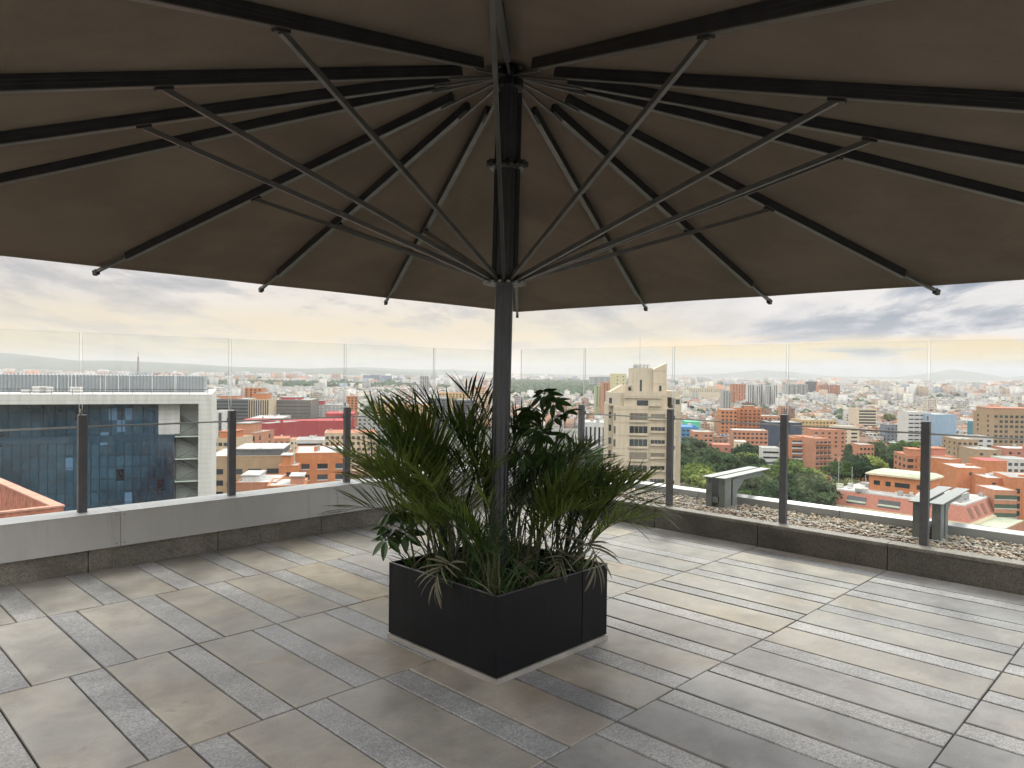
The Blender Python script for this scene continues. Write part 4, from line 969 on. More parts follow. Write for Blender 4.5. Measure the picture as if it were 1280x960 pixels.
BB('apartment_block', 'long beige and orange apartment slab behind the tall palm fronds', 582, 618, 487, 1050, 40, wall=C_BG, rot=4, cols=9, ww=2, wh=1.6, hut=[g(.3, .7, .1, .6, 3, C_OR)])
BB('apartment_block', 'orange roofed apartment slab touching the beige one', 548, 582, 491, 1000, 30, wall=C_YL, roof=R_OR, rot=0, cols=8, ww=2, wh=1.6)
BB('office_block', 'charcoal office block in front of the orange roofed slab', 540, 562, 498, 800, 26, wall=C_DK, rot=10, cols=4, ww=2.0, wh=1.8, hut=[g(.1, .9, .1, .4, 2, C_WH)])
BB('office_block', 'dark grey office block with a pale end wall behind the fronds', 566, 590, 500, 760, 26, wall=C_DK, rot=-10, cols=3, style='band', wh=1.4)
BB('apartment_block', 'low grey apartment block with brown roof behind the palm tips', 448, 500, 521, 560, 22, wall=C_GY, roof=R_GY, rot=8, cols=9, ww=1.6, wh=1.5)
BB('apartment_block', 'orange and ochre terrace of flats across the view over the palms', 470, 540, 506, 720, 18, wall=C_YL, roof=R_OR, rot=4, cols=13, ww=1.6, wh=1.4, storey=2.9, maxrow=6)
BB('tower_block', 'tall pale grey tower standing alone in the middle distance', 525, 536, 470, 1600, 22, wall=C_GY, rot=8, cols=4, scols=2, ww=2.4, wh=1.6, maxrow=16)
BB('tower_block', 'shorter white panelled tower next to the tall pale grey one', 515, 523, 482, 1550, 20, wall=C_WH, rot=8, cols=3, ww=2.4, wh=1.6, maxrow=10)
for i, (a, b, y_, nm) in enumerate([(454, 464, 469, 'first'), (464.5, 474, 468.5, 'second'), (477, 489, 469.5, 'third')]):
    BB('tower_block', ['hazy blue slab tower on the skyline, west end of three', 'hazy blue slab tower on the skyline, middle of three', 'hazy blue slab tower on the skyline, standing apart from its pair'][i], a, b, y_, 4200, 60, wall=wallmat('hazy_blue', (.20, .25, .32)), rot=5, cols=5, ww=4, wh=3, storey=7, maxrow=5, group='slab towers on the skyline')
# central and gravel side
BB('office_block', 'white building with tall slot windows between the palms and the beige tower', 726, 763, 528, 470, 26, wall=C_WH, roof=R_WH, rot=-12, cols=7, ww=1.2, style='vert', storey=3, maxrow=4, top_off=3)
BB('tower_block', 'pale yellow blank tower rising behind the beige tower', 768, 783, 467, 600, 14, wall=wallmat('pale_yellow', (.60, .55, .36)), rot=8, cols=2, ww=.9, wh=.9, maxrow=6)
BB('tower_block', 'pink brick twin slab left of the pale yellow tower'.replace('left of', 'next to'), 754, 768, 478, 900, 26, wall=C_OR2, rot=0, cols=4, ww=1.6, wh=1.6)
BB('tower_block', 'thin greenish slab beside the pink brick twin slab', 745, 752, 482, 950, 20, wall=wallmat('pale_green', (.36, .40, .26)), rot=0, cols=2, ww=1.4, wh=1.6)
for i, (a, b) in enumerate([(738, 744.5), (745.5, 752), (753, 759.5), (760.5, 767)]):
    BB('tower_block', ['grey slab on the skyline, first from the pole of four', 'grey slab on the skyline, second from the pole of four', 'grey slab on the skyline, third from the pole of four', 'grey slab on the skyline, closest of four to the yellow tower'][i].replace('closest', 'the one next'), a, b, 471.0, 3600, 50, wall=C_GY, rot=4, cols=3, ww=4, wh=3, storey=6, maxrow=5, group='grey slabs on the skyline')
BB('apartment_block', 'long cream housing slab with pale roof beyond the beige tower', 856, 902, 485, 1750, 20, wall=C_CR, rot=0, cols=20, ww=2, wh=1.6, maxrow=3)
BB('tower_block', 'grey half of a two tone tower', 904, 914, 488, 1150, 22, wall=C_GY, rot=-6, cols=3, ww=2, wh=1.6)
BB('tower_block', 'pink half of a two tone tower', 914.5, 921, 488.5, 1150, 22, wall=C_OR2, rot=-6, cols=1, ww=2, wh=1.6)
BB('tower_block', 'salmon brick slab behind the two tone tower', 916, 933, 480, 1500, 24, wall=C_OR2, rot=-4, cols=5, ww=2, wh=1.8, maxrow=12)
for i in range(7):
    BB('tower_block', 'slim striped grey and white tower, %s of seven in a tight cluster' % ['first', 'second', 'third', 'fourth', 'fifth', 'sixth', 'seventh'][i], 935+5.4*i, 939.6+5.4*i, 480.5+(i % 3)*.8, 1280+30*(i % 2), 16, wall=C_GY if i % 2 else C_WH, rot=-4, cols=2, ww=1.3, style='vert', storey=3, maxrow=11, group='slim striped towers')
BB('tower_block', 'dark slab tower between the striped cluster and the pink slabs', 1011.5, 1021, 477, 2300, 30, wall=C_DK, rot=0, cols=3, ww=3, wh=2, storey=4)
for i in range(5):
    BB('tower_block', 'grey housing slab near the dark tower, %s of five' % ['first', 'second', 'third', 'fourth', 'fifth'][i], 982+5.8*i, 986.6+5.8*i, 480.5-.5*(i % 2), 2250, 26, wall=C_GY, rot=0, cols=2, ww=3, wh=2, storey=4, group='grey housing slabs')
for i in range(5):
    BB('tower_block', 'pink brick housing slab beyond the dark tower, %s of five' % ['first', 'second', 'third', 'fourth', 'fifth'][i], 1024+5.4*i, 1028.6+5.4*i, 481.5-(i % 2)*.5, 2200, 26, wall=C_OR2, rot=0, cols=2, ww=3, wh=2, storey=4, group='pink housing slabs')
BB('apartment_block', 'large orange brick apartment building with rows of small square windows', 902, 922, 512, 590, 22, wall=C_OR, rot=-8, cols=4, scols=2, ww=1.8, wh=1.5)
BB('apartment_block', 'taller orange brick centre with balcony grids and a white roof drum', 920, 951, 510, 600, 24, wall=C_OR, rot=-8, cols=6, ww=1.8, wh=1.7, style='balcony', hut=[g(.05, .3, .1, .4, 2.8, C_WH), g(.35, .8, .1, .5, 1.5, C_OR)])
BB('apartment_block', 'low pink wing in front of the large orange apartment building', 918, 960, 538, 520, 18, wall=C_OR2, roof=R_WH, rot=-8, cols=8, ww=1.8, wh=1.3)
BB('apartment_block', 'deep orange block behind the navy building', 951, 976, 520, 640, 22, wall=C_OR2, rot=-8, cols=5, ww=1.6, wh=1.5)
BB('warehouse', 'long navy blue windowless building beside the orange blocks', 962, 1003, 528, 560, 24, wall=wallmat('navy', (.05, .07, .11)), rot=-4, style='none')
BB('apartment_block', 'square orange brick house block at the edge of the park trees', 869, 892, 540, 470, 20, wall=C_OR2, roof=R_GY, rot=-6, cols=4, scols=2, ww=1.8, wh=1.3, sill=True)
BB('house', 'small pink gabled house among the park trees', 893, 914, 556, 430, 14, wall=C_PK, roof=R_OR, rot=-12, cols=2, ww=1.2, wh=1.2)
BB('house', 'cream house with dotted windows behind the park trees', 921, 934, 552, 440, 12, wall=C_CR, roof=R_WH, rot=-12, cols=3, ww=1.0, wh=1.2)
BB('market_hall', 'bright blue and turquoise roofed hall next to the beige tower', 853, 874, 534, 520, 30, wall=wallmat('blue_wall', (.07, .22, .42)), roof=R_BL, rot=-6, cols=4, ww=2, wh=1.2)
BB('market_hall', 'mint green roofed hall behind the blue one', 858, 876, 527, 600, 24, wall=wallmat('mint', (.14, .50, .34)), roof=wallmat('mint', (.14, .50, .34)), rot=-6, style='none')
BB('apartment_block', 'orange brick block with white balconies rising from the park', 992, 1019, 547, 425, 18, wall=C_OR, roof=R_GY, rot=-4, cols=3, ww=4.4, wh=1.4, style='balcony', sill=True, storey=3.1)
BB('apartment_block', 'orange brick flank with three vertical rows of balconies', 1019.5, 1042, 548, 415, 24, wall=C_OR2, roof=R_OR, rot=16, cols=4, ww=1.9, wh=1.6, style='balcony', storey=3.1)
BB('house', 'red tiled roof house behind the orange balcony block', 1018, 1058, 537, 500, 20, wall=C_OR2, roof=R_OR, rot=-4, cols=5, ww=1.6, wh=1.2)
BB('house', 'white terraced house showing between the park trees', 955, 975, 560, 400, 12, wall=C_WH, roof=R_GY, rot=-10, cols=3, style='band', wh=1.0, storey=2.9)
BB('office_block', 'ochre coloured low office block beyond the navy building', 1003, 1046, 525, 640, 26, wall=C_YL, rot=-2, cols=10, ww=1.5, wh=1.3)
BB('office_block', 'white low block with stacked dark slots beside the ochre office', 1050, 1075, 533, 560, 20, wall=C_CR, rot=-4, cols=2, ww=4.5, wh=1.3)
BB('office_block', 'grey and white office with horizontal window bands and white end walls', 1074, 1096, 511, 790, 26, wall=C_CR, rot=-4, cols=1, style='band', wh=1.8, storey=3.2)
BB('house', 'pink brick house wedged between the tall dark trees', 1076, 1094, 556, 420, 14, wall=C_OR2, rot=-4, cols=4, ww=1.2, wh=1.2)
BB('office_block', 'bright white office building with small rows of windows', 1137, 1164, 515, 570, 20, wall=C_WH, roof=R_WH, rot=-6, cols=4, ww=3.6, wh=1.0, storey=3.2)
BB('office_block', 'pale blue glass faced office block joined to the white building', 1168, 1199, 518, 560, 26, wall=C_BL, roof=R_WH, rot=14, cols=1, style='none')
BB('office_block', 'teal glass office beside the large beige block', 1228, 1244, 528, 520, 18, wall=C_TE, rot=-4, cols=5, style='vert', ww=.5, storey=3, maxrow=6)
BB('apartment_block', 'large beige block with an even grid of square windows', 1245, 1312, 516, 450, 24, wall=C_TN, roof=R_OR, rot=-6, cols=11, scols=2, ww=1.8, wh=1.6, storey=3.1, hut=[g(.02, .98, .1, .9, 2.4, C_TN)])
BB('office_block', 'tan brick block with staggered square windows beyond the salmon terrace', 1199, 1223, 549, 400, 20, wall=C_TN, rot=-10, cols=4, scols=3, ww=1.5, wh=1.2)
BB('office_block', 'low tan wall and terrace in front of the large beige block', 1222, 1252, 562, 380, 22, wall=C_TN, roof=R_GY, rot=-10, cols=2, ww=1.5, wh=1.2)
BB('house', 'white house with a grey roof beside the teal glass office', 1213, 1242, 546, 440, 16, wall=C_WH, roof=R_WH, rot=-6, cols=3, ww=2.2, wh=1.3)
BB('apartment_block', 'salmon brick stepped terrace building behind the green roofed penthouse', 1138, 1192, 570, 350, 20, wall=C_OR2, roof=R_OR, rot=-12, cols=6, scols=3, ww=2.6, wh=1.5, hut=[g(.1, .35, .1, .6, 2.6, C_OR2), g(.5, .9, .3, .8, 3.0, C_PK)])
BB('apartment_block', 'orange wing with stepped balconies next to the salmon terrace', 1186, 1206, 574, 338, 24, wall=C_OR, roof=R_GY, rot=25, cols=4, ww=2.6, wh=1.4, style='balcony')
BB('house', 'orange building with grey flat roof and a bare corner by the salmon terrace', 1200, 1232, 585, 315, 18, wall=C_OR, roof=R_WH, rot=-10, cols=1, ww=1.5, wh=1.2, maxrow=1)
BB('water_tower', 'plain orange brick cube with a pink metal roof', 1234, 1260, 576, 325, 14, wall=C_OR, roof=wallmat('roof_pinkred', (.55, .10, .12)), rot=-6, style='none', cat='brick building')
BB('house', 'white walled house beside the pink roofed brick cube', 1262, 1290, 574, 340, 14, wall=C_WH, roof=R_GY, rot=-6, cols=4, ww=1.6, wh=1.4)
BB('house', 'red brick terrace with a white cornice below the large beige block', 1262, 1310, 561, 385, 16, wall=C_PK, roof=R_WH, rot=-8, cols=5, ww=1.4, wh=1.3)
BB('low_house', 'orange building with a wide grey metal roof near the brick cube', 1238, 1270, 598, 300, 18, wall=C_OR, roof=R_WH, rot=-10, cols=2, ww=1.4, wh=1.2)
BB('apartment_block', 'tall orange brick building cut by the photo edge', 1270, 1320, 598, 290, 20, wall=C_OR, roof=R_GY, rot=-16, cols=3, ww=1.6, wh=2.0)
BB('apartment_block', 'orange flats with a green glazed balcony row beyond the terracotta block', 1247, 1273, 613, 275, 14, wall=C_OR2, roof=R_WH, rot=-6, cols=2, ww=4.0, wh=1.6, win=wallmat('green_glass', (.08, .11, .08), .2, rough=.3), storey=3.4, sill=True)
BB('brick_building', 'brown brick building peeking over the white office roof edge', -30, 27, 474, 520, 30, wall=C_TN, roof=R_OR, rot=4, cols=6, ww=3, wh=1.8, maxrow=4)
def lattice_mast():
    D = 900; x = X(172.5, D); zt = Z(172, 440, D)-GZ; e = empty('radio_mast', (x, D, GZ)); tag(e, 'slim lattice radio mast standing beyond the louvred plant screen', 'mast')
    ml = mat('mast_steel', (.34, .25, .25), .6)
    for sx in (-1, 1):
        for sy in (-1, 1):
            m = MB(); m.bar((sx*1.6, sy*1.6, 0), (sx*.5, sy*.5, zt*.93), .3, .3, (0, 1, 0)); m.build('leg', ml, e)
    for k in range(14):
        z0, z1 = zt*.93*k/14, zt*.93*(k+1)/14; w0, w1 = 1.6-1.1*k/14, 1.6-1.1*(k+1)/14
        m = MB(); m.bar((-w0, -w0, z0), (w1, -w1, z1), .2, .2, (0, 1, 0)); m.build('brace', ml, e)
    m = MB(); m.tube([(0, 0, zt*.93), (0, 0, zt)], .2, 6); m.build('tip', ml, e)
lattice_mast()

# ================================================================== ground, hills
def ground():
    m = bpy.data.materials.new('city_ground'); m.use_nodes = True; t = T(m.node_tree); b = m.node_tree.nodes['Principled BSDF']
    co = t.new('ShaderNodeTexCoord').outputs['Object']
    n = t.noise(co, .004, 8, .65); n2 = t.noise(co, .05, 6, .7)
    c = t.mix(t.sm(n, .40, .58), (.045, .065, .030, 1), (.17, .165, .155, 1)); c = t.mix(t.m('MULTIPLY', t.sm(n2, .45, .6), .6), c, (.06, .06, .06, 1))
    t.put(b.inputs['Base Color'], c); b.inputs['Roughness'].default_value = .95
    me = bpy.data.meshes.new('ground'); R = 60000; me.from_pydata([(-R, -R, GZ), (R, -R, GZ), (R, R, GZ), (-R, R, GZ)], [], [(0, 1, 2, 3)])
    me.materials.append(m); tag(link('ground', me), kind='structure')
    # roads that run away between the blocks
    rm = mat('asphalt', (.055, .055, .058), .9, var=.2, scale=.05)
    mb = MB()
    for (x0, y0, x1, y1, wd) in ((-250, 240, 700, 520, 14), (60, 300, -40, 2400, 18), (190, 200, 900, 2000, 16), (-120, 380, -900, 2200, 16)):
        a, b_ = Vector((x0, y0, 0)), Vector((x1, y1, 0)); d = (b_-a).normalized(); s_ = Vector((-d.y, d.x, 0))*wd/2
        zz = GZ+.004+.004*len(mb.f); mb.quad([(p.x, p.y, zz) for p in (a-s_, b_-s_, b_+s_, a+s_)])
    tag(mb.build('road', rm), kind='structure')
ground()
def ridge(name, pts, depth, dist, seed, green=True):
    """pts: (bearing px, rise in px over the horizon) at the distance dist; a real ridge with a near and a far slope"""
    r = np.random.RandomState(seed); n = 120; m = 16
    px = np.linspace(pts[0][0], pts[-1][0], n); rise = np.interp(px, [p[0] for p in pts], [p[1] for p in pts])
    k = np.arange(n); nz = sum(r.uniform(.3, 1)*np.sin(k*f*.05+r.uniform(0, 6))/f for f in (2, 4, 7, 12, 19, 31))
    rise = np.maximum(rise*(1+.10*nz)+.35*nz*(rise > .5), 0)
    V = []; F = []
    for j in range(m+1):
        f = j/m; prof = math.sin(PI*f)**.8
        for i in range(n):
            dd = dist+depth*(f-.5); x = X(px[i], dist)*(dd/dist)
            gul = 1+.16*math.sin(i*.9+3*math.sin(j*.7+seed))*math.sin(PI*f)*(1-prof)*1.5
            V.append((x, dd, GZ-5+(rise[i]/F0*dist+60)*prof*gul if rise[i] > 0 else GZ-5))
    for j in range(m):
        for i in range(n-1): F.append((j*n+i, j*n+i+1, (j+1)*n+i+1, (j+1)*n+i))
    me = bpy.data.meshes.new(name); me.from_pydata(V, [], F); me.polygons.foreach_set('use_smooth', [True]*len(F))
    mt = mat(name+'_ground', (.055, .075, .045) if green else (.10, .10, .08), .95, var=.35, scale=.0016); me.materials.append(mt)
    tag(link(name, me), kind='structure')
ridge('hills', [(-500, 34), (-200, 26), (0, 20), (40, 17), (90, 12), (150, 12), (230, 9), (300, 5), (380, 4), (430, 6), (500, 2), (560, 0)], 5000, 12500, 1)
ridge('mountains', [(330, 0), (400, 4), (450, 7), (520, 4), (560, 5), (640, 1), (800, 1), (900, 4), (950, 9), (990, 7), (1040, 2), (1120, 2), (1160, 7), (1190, 13), (1225, 8), (1260, 3), (1300, 8), (1400, 14), (1600, 8)], 5000, 17500, 2)

# ================================================================== the dense city
def street_grid():
    r = np.random.RandomState(11); out = []
    GA = math.radians(-9); cg, sg = math.cos(GA), math.sin(GA)
    heroes = np.array([(a, b, c) for a, b, c in HERO])
    # rings: (near, far, house width, house depth, gap pattern, low, high)
    for (y0, y1, wd, dp, hlo, hhi, ptow, tlo, thi) in ((215, 900, 11, 15, 6, 13, .03, 14, 24), (900, 1900, 14, 19, 6, 13, .035, 15, 30), (1900, 4200, 22, 30, 6, 14, .05, 18, 40), (4200, 8500, 44, 60, 7, 16, .06, 24, 50), (8500, 16000, 90, 120, 9, 20, .10, 28, 60)):
        nx = int(y1*1.05/wd); ny = int(y1*1.5/dp)
        I, J = np.meshgrid(np.arange(-nx, nx), np.arange(0, ny)); I = I.ravel(); J = J.ravel()
        # streets: every 7th column and every 3rd row stays open
        keep = (I % 8 != 0) & (J % 3 != 0)
        gx = I*wd + 0.0; gy = J*dp*1.02 + np.where(J % 3 == 2, -dp*.28, 0)
        x = gx*cg-gy*sg; y = gx*sg+gy*cg
        keep &= (y > y0) & (y < y1) & (np.abs(x) < y*.80+25)
        x, y, I, J = x[keep], y[keep], I[keep], J[keep]; n = len(x)
        # open patches: parks, woods
        pk = np.sin(x*.0021+1.3)*np.sin(y*.0017+.4)+.6*np.sin(x*.0053+y*.0031)+.35*np.sin(x*.013-y*.011+2)
        px = 640+F0*x/y
        wood = (px > 640) & (px < 775) & (y > 1900) & (y < 6500)
        wood |= (px < 560) & (y > 2600) & (y < 3600) & (np.sin(x*.004) > -.1)
        park = (px > 668) & (px < 1128) & (y < 440); park |= (px > 1050) & (px < 1128) & (y < 520)
        k2 = (pk < 1.05) & ~wood & ~park & (r.rand(n) > .06)
        if y0 < 1000:
            d = np.hypot(x[:, None]-heroes[None, :, 0], y[:, None]-heroes[None, :, 1]); k2 &= (d > heroes[None, :, 2]).all(1)
            k2 &= ~((px < 262) & (y < 420))
        x, y, px = x[k2], y[k2], px[k2]; n = len(x)
        hb = np.sin(x*.01+y*.007)*.5+.5
        h = r.uniform(hlo, hhi, n)*(.75+.4*hb); tw = r.rand(n) < ptow*(.3+1.4*(pk[k2] > .3)); h = np.where(tw, r.uniform(tlo, thi, n), h)
        w_ = wd*r.uniform(.80, 1.0, n)/2; d_ = dp*r.uniform(.62, .95, n)/2
        out.append(np.stack([x, y, w_, d_, h, np.full(n, GA)+r.normal(0, .02, n), px, tw.astype(float)], 1))
    return np.concatenate(out)
CITY = street_grid()
PAL = np.array([(.52, .50, .47), (.52, .505, .48), (.44, .42, .40), (.58, .53, .45), (.42, .24, .16), (.45, .28, .20), (.36, .21, .15), (.54, .44, .32), (.34, .34, .34), (.56, .55, .53), (.46, .36, .27), (.30, .34, .40), (.56, .30, .20)])
PN = ['grey', 'white', 'dull grey', 'cream', 'orange brick', 'salmon brick', 'dark brick', 'beige', 'dark grey', 'bright white', 'tan', 'slate blue', 'terracotta']
RPAL = np.array([(.34, .33, .32), (.44, .43, .41), (.26, .25, .25), (.34, .21, .15), (.30, .19, .14), (.50, .49, .47), (.30, .24, .20), (.46, .46, .45)])
RN = ['grey', 'pale grey', 'dark grey', 'orange', 'rust red', 'light grey', 'brown', 'white']
def city_mat():
    m = bpy.data.materials.new('house_paint'); m.use_nodes = True; t = T(m.node_tree); b = m.node_tree.nodes['Principled BSDF']
    at = t.new('ShaderNodeAttribute', attribute_name='tint'); geo = t.new('ShaderNodeNewGeometry'); nx, ny, nz = t.xyz(geo.outputs['Normal']); x, y, z = t.xyz(geo.outputs['Position'])
    s = t.m('SUBTRACT', t.m('MULTIPLY', y, nx), t.m('MULTIPLY', x, ny)); zr = t.m('SUBTRACT', z, GZ)
    fz = t.m('FRACT', t.m('DIVIDE', zr, 2.9)); fs = t.m('FRACT', t.m('DIVIDE', s, 3.1))
    wn = t.new('ShaderNodeTexWhiteNoise', noise_dimensions='3D'); t.put(wn.inputs[0], t.comb(t.m('FLOOR', t.m('DIVIDE', zr, 2.9)), t.m('FLOOR', t.m('DIVIDE', s, 3.1)), t.m('ADD', nx, ny)))
    win = t.m('MULTIPLY', t.m('MULTIPLY', t.m('GREATER_THAN', fz, .32), t.m('LESS_THAN', fz, .82)), t.m('MULTIPLY', t.m('GREATER_THAN', fs, .22), t.m('LESS_THAN', fs, .74)))
    win = t.m('MULTIPLY', win, t.m('MULTIPLY', t.m('LESS_THAN', t.m('ABSOLUTE', nz), .4), t.m('GREATER_THAN', wn.outputs[0], .18)))
    dn = t.noise(geo.outputs['Position'], .35, 4, .6); k = t.m('MULTIPLY_ADD', t.sm(dn, .3, .7), .36, .80)
    c = t.mix(1.0, at.outputs['Color'], t.comb(k, k, k), 'MULTIPLY'); c = t.mix(win, c, (.05, .055, .06, 1))
    t.put(b.inputs['Base Color'], c); t.put(b.inputs['Roughness'], t.m('MULTIPLY_ADD', win, -.55, .85)); return m
CMAT = city_mat()
def set_tint(me, cols):
    a = me.color_attributes.new('tint', 'FLOAT_COLOR', 'CORNER'); a.data.foreach_set('color', np.ascontiguousarray(cols, dtype=np.float32).ravel())
def build_city():
    r = np.random.RandomState(4); C_ = CITY.copy()
    x, y, w_, d_, h, a, px, tw = C_.T; n = len(x)
    # housing reads as districts of like colour: mostly pale beyond, more brick close by
    dist = np.sin(x*.0031+.5)+np.sin(y*.0026+x*.001)
    brick = r.rand(n) < np.clip(.15+.15*dist+.25*(y < 1100), .04, .55)
    wi = np.where(brick, r.choice([4, 5, 6, 12, 7], n), r.choice([0, 1, 2, 3, 8, 9, 10, 0, 1, 9, 3, 2, 11], n)); ri = np.where(brick, r.choice([0, 3, 3, 4, 2, 5], n), r.choice([0, 1, 2, 3, 5, 6, 7, 7, 1, 5, 4], n))
    wc = PAL[wi]*r.uniform(.55, 1.08, (n, 1)); rc = RPAL[ri]*r.uniform(.50, 1.08, (n, 1))
    vis = (np.abs(px-640) < 640)
    size = np.where(vis & (y < 1500), w_*h/y**2, 0); order = np.argsort(-size); named = set(order[:290].tolist())
    # ---- named houses
    used = {}
    sect = lambda p: ('beyond the white office frame', 'behind the palms', 'behind the umbrella pole', 'near the beige tower', 'behind the park trees', 'near the white and blue offices', 'near the large beige block')[int(np.searchsorted([430, 560, 700, 860, 1050, 1200], p))]
    for q, i in enumerate(order[:290]):
        st = int(round(h[i]/2.9)); rng = 'close to the terrace' if y[i] < 420 else ('in the middle distance' if y[i] < 700 else 'far down the streets')
        gable = ri[i] in (3, 4) and tw[i] == 0
        e = empty('tower_block' if tw[i] else 'city_house', (x[i], y[i], GZ), (0, 0, a[i]))
        extra = ('', ' with shed', ' with blue tank', ' with white tank', '')[q % 5]
        lb0 = '%s %s roofed%s near the %s' % (PN[wi[i]], RN[ri[i]], extra, landmark(x[i], y[i])); k_ = used.get(lb0, 0); used[lb0] = k_+1
        lb = '%s%s %s' % (lb0.replace(' roofed', ' roofed house'), '', ('', 'again', 'once more', 'yet again', 'still another', 'one more')[min(k_, 5)])
        lb = lb.strip() if not k_ else lb0.replace(' roofed', ' roofed '+('low', 'wide', 'plain', 'small', 'deep')[min(k_-1, 4)]+' house')
        tag(e, ' '.join(lb.split()[:16]), 'house', 'small houses of the dense city below')
        m = MB(); W, D_, H = w_[i], d_[i], h[i]; m.box(-W, W, -D_, D_, 0, H); me = m.mesh('wall', CMAT); set_tint(me, np.tile(np.append(wc[i], 0), (24, 1))); link('wall', me, e)
        m = MB()
        if gable:
            m.v = [(-W-.3, -D_-.3, H+.002), (W+.3, -D_-.3, H+.002), (W+.3, D_+.3, H+.002), (-W-.3, D_+.3, H+.002), (-W-.3, 0, H+2.2), (W+.3, 0, H+2.2)]
            m.f = [(3, 2, 1, 0), (0, 1, 5, 4), (2, 3, 4, 5), (1, 2, 5), (3, 0, 4)]; m.mi = [0]*5; m.col = [None]*5
        else:
            m.box(-W+.25, W-.25, -D_+.25, D_-.25, H+.002, H+.06)
            for (x0, x1, y0, y1) in ((-W-.06, W+.06, -D_-.06, -D_+.24), (-W-.06, W+.06, D_-.24, D_+.06), (-W-.06, -W+.24, -D_+.241, D_-.241), (W-.24, W+.06, -D_+.241, D_-.241)): m.box(x0, x1, y0, y1, H+.002, H+.5)
        me = m.mesh('roof', CMAT); nl = len(me.loops); c1 = np.tile(np.append(rc[i], 0), (nl, 1)); 
        if not gable: c1[24:] = np.append(wc[i]*.95, 0)
        set_tint(me, c1); rf = link('roof', me, e)
        if q % 5 in (1, 2, 3):
            hx, hy = r.uniform(-.4, .4)*W, r.uniform(-.3, .3)*D_
            m = MB()
            if q % 5 == 1: m.box(hx-1.6, hx+1.6, hy-1.8, hy+1.8, H+.061, H+2.4); nm = 'roof_shed'
            else: m.tube([(hx, hy, H+.061), (hx, hy, H+1.5)], .75, 10); nm = 'water_tank'
            mm = CMAT if q % 5 == 1 else (mat('tank_blue', (.03, .10, .22), .5) if q % 5 == 2 else C_WH)
            me = m.mesh(nm, mm); set_tint(me, np.tile(np.append(wc[i], 0), (len(me.loops), 1))); link(nm, me, rf)
    # ---- everything beyond them, as one spread of houses
    rest = np.array([i for i in range(n) if i not in named]); N = len(rest)
    W, D_, H, ca, sa = w_[rest], d_[rest], h[rest], np.cos(a[rest]), np.sin(a[rest])
    sh = np.array([(-1, -1, 0), (1, -1, 0), (1, 1, 0), (-1, 1, 0), (-1, -1, 1), (1, -1, 1), (1, 1, 1), (-1, 1, 1), (-.6, -.1, 1), (.2, -.1, 1), (.2, .7, 1), (-.6, .7, 1)], float)
    lx = sh[None, :, 0]*W[:, None]; ly = sh[None, :, 1]*D_[:, None]; lz = np.repeat(sh[None, :, 2], N, 0)*H[:, None]
    add = r.choice([.4, 2.2, 2.8, 1.0], N); gab = (ri[rest] == 3) | (ri[rest] == 4)
    lz[:, 8:] += add[:, None]
    Vx = lx*ca[:, None]-ly*sa[:, None]+x[rest][:, None]; Vy = lx*sa[:, None]+ly*ca[:, None]+y[rest][:, None]
    # hut vertices share the roof plane at their foot: 8 top corners of the hut need feet too
    V = np.stack([Vx, Vy, lz+GZ], 2)
    feet = V[:, 8:].copy(); feet[:, :, 2] = (GZ+H+.02)[:, None]; V = np.concatenate([V, feet], 1)
    fq = np.array([(4, 5, 6, 7), (0, 1, 5, 4), (1, 2, 6, 5), (2, 3, 7, 6), (3, 0, 4, 7), (8, 9, 10, 11), (12, 13, 9, 8), (13, 14, 10, 9), (14, 15, 11, 10), (15, 12, 8, 11)])
    F = (fq[None]+16*np.arange(N)[:, None, None]).reshape(-1, 4)
    me = bpy.data.meshes.new('distant_city'); me.vertices.add(N*16); me.vertices.foreach_set('co', V.ravel())
    me.loops.add(F.size); me.loops.foreach_set('vertex_index', F.ravel()); me.polygons.add(len(F)); me.polygons.foreach_set('loop_start', np.arange(0, F.size, 4)); me.update(calc_edges=True)
    cc = np.zeros((N, 10, 4)); cc[:, :, :3] = wc[rest][:, None]; cc[:, 0, :3] = rc[rest]; cc[:, 5, :3] = rc[rest]*1.1
    set_tint(me, np.repeat(cc.reshape(-1, 4), 4, 0)); me.materials.append(CMAT); tag(link('distant_city', me), kind='stuff')
build_city()

# ================================================================== trees
def leaf_mat(name, col, tr=.25):
    m = bpy.data.materials.new(name); m.use_nodes = True; m.node_tree.nodes.clear(); t = T(m.node_tree)
    co = t.new('ShaderNodeTexCoord').outputs['Object']; rv = t.new('ShaderNodeObjectInfo').outputs['Random']
    k = t.m('MULTIPLY', t.m('MULTIPLY_ADD', t.sm(t.noise(co, .45, 5, .65), .38, .62), .95, .55), t.m('MULTIPLY_ADD', rv, .95, .60))
    c = t.mix(1.0, (*col, 1), t.comb(t.m('MULTIPLY', k, t.m('MULTIPLY_ADD', rv, .4, .80)), k, k), 'MULTIPLY')
    d = t.new('ShaderNodeBsdfDiffuse'); t.put(d.inputs[0], c); tl = t.new('ShaderNodeBsdfTranslucent'); t.put(tl.inputs[0], c)
    mx = t.new('ShaderNodeMixShader'); mx.inputs[0].default_value = tr; t.l.new(d.outputs[0], mx.inputs[1]); t.l.new(tl.outputs[0], mx.inputs[2])
    t.l.new(mx.outputs[0], t.new('ShaderNodeOutputMaterial').inputs[0]); return m
L1, L2, L3 = leaf_mat('foliage_bright', (.140, .195, .060)), leaf_mat('foliage_dark', (.065, .100, .052)), leaf_mat('foliage_olive', (.165, .185, .095))
BARK = mat('bark', (.10, .075, .05), .9, var=.3, scale=2)
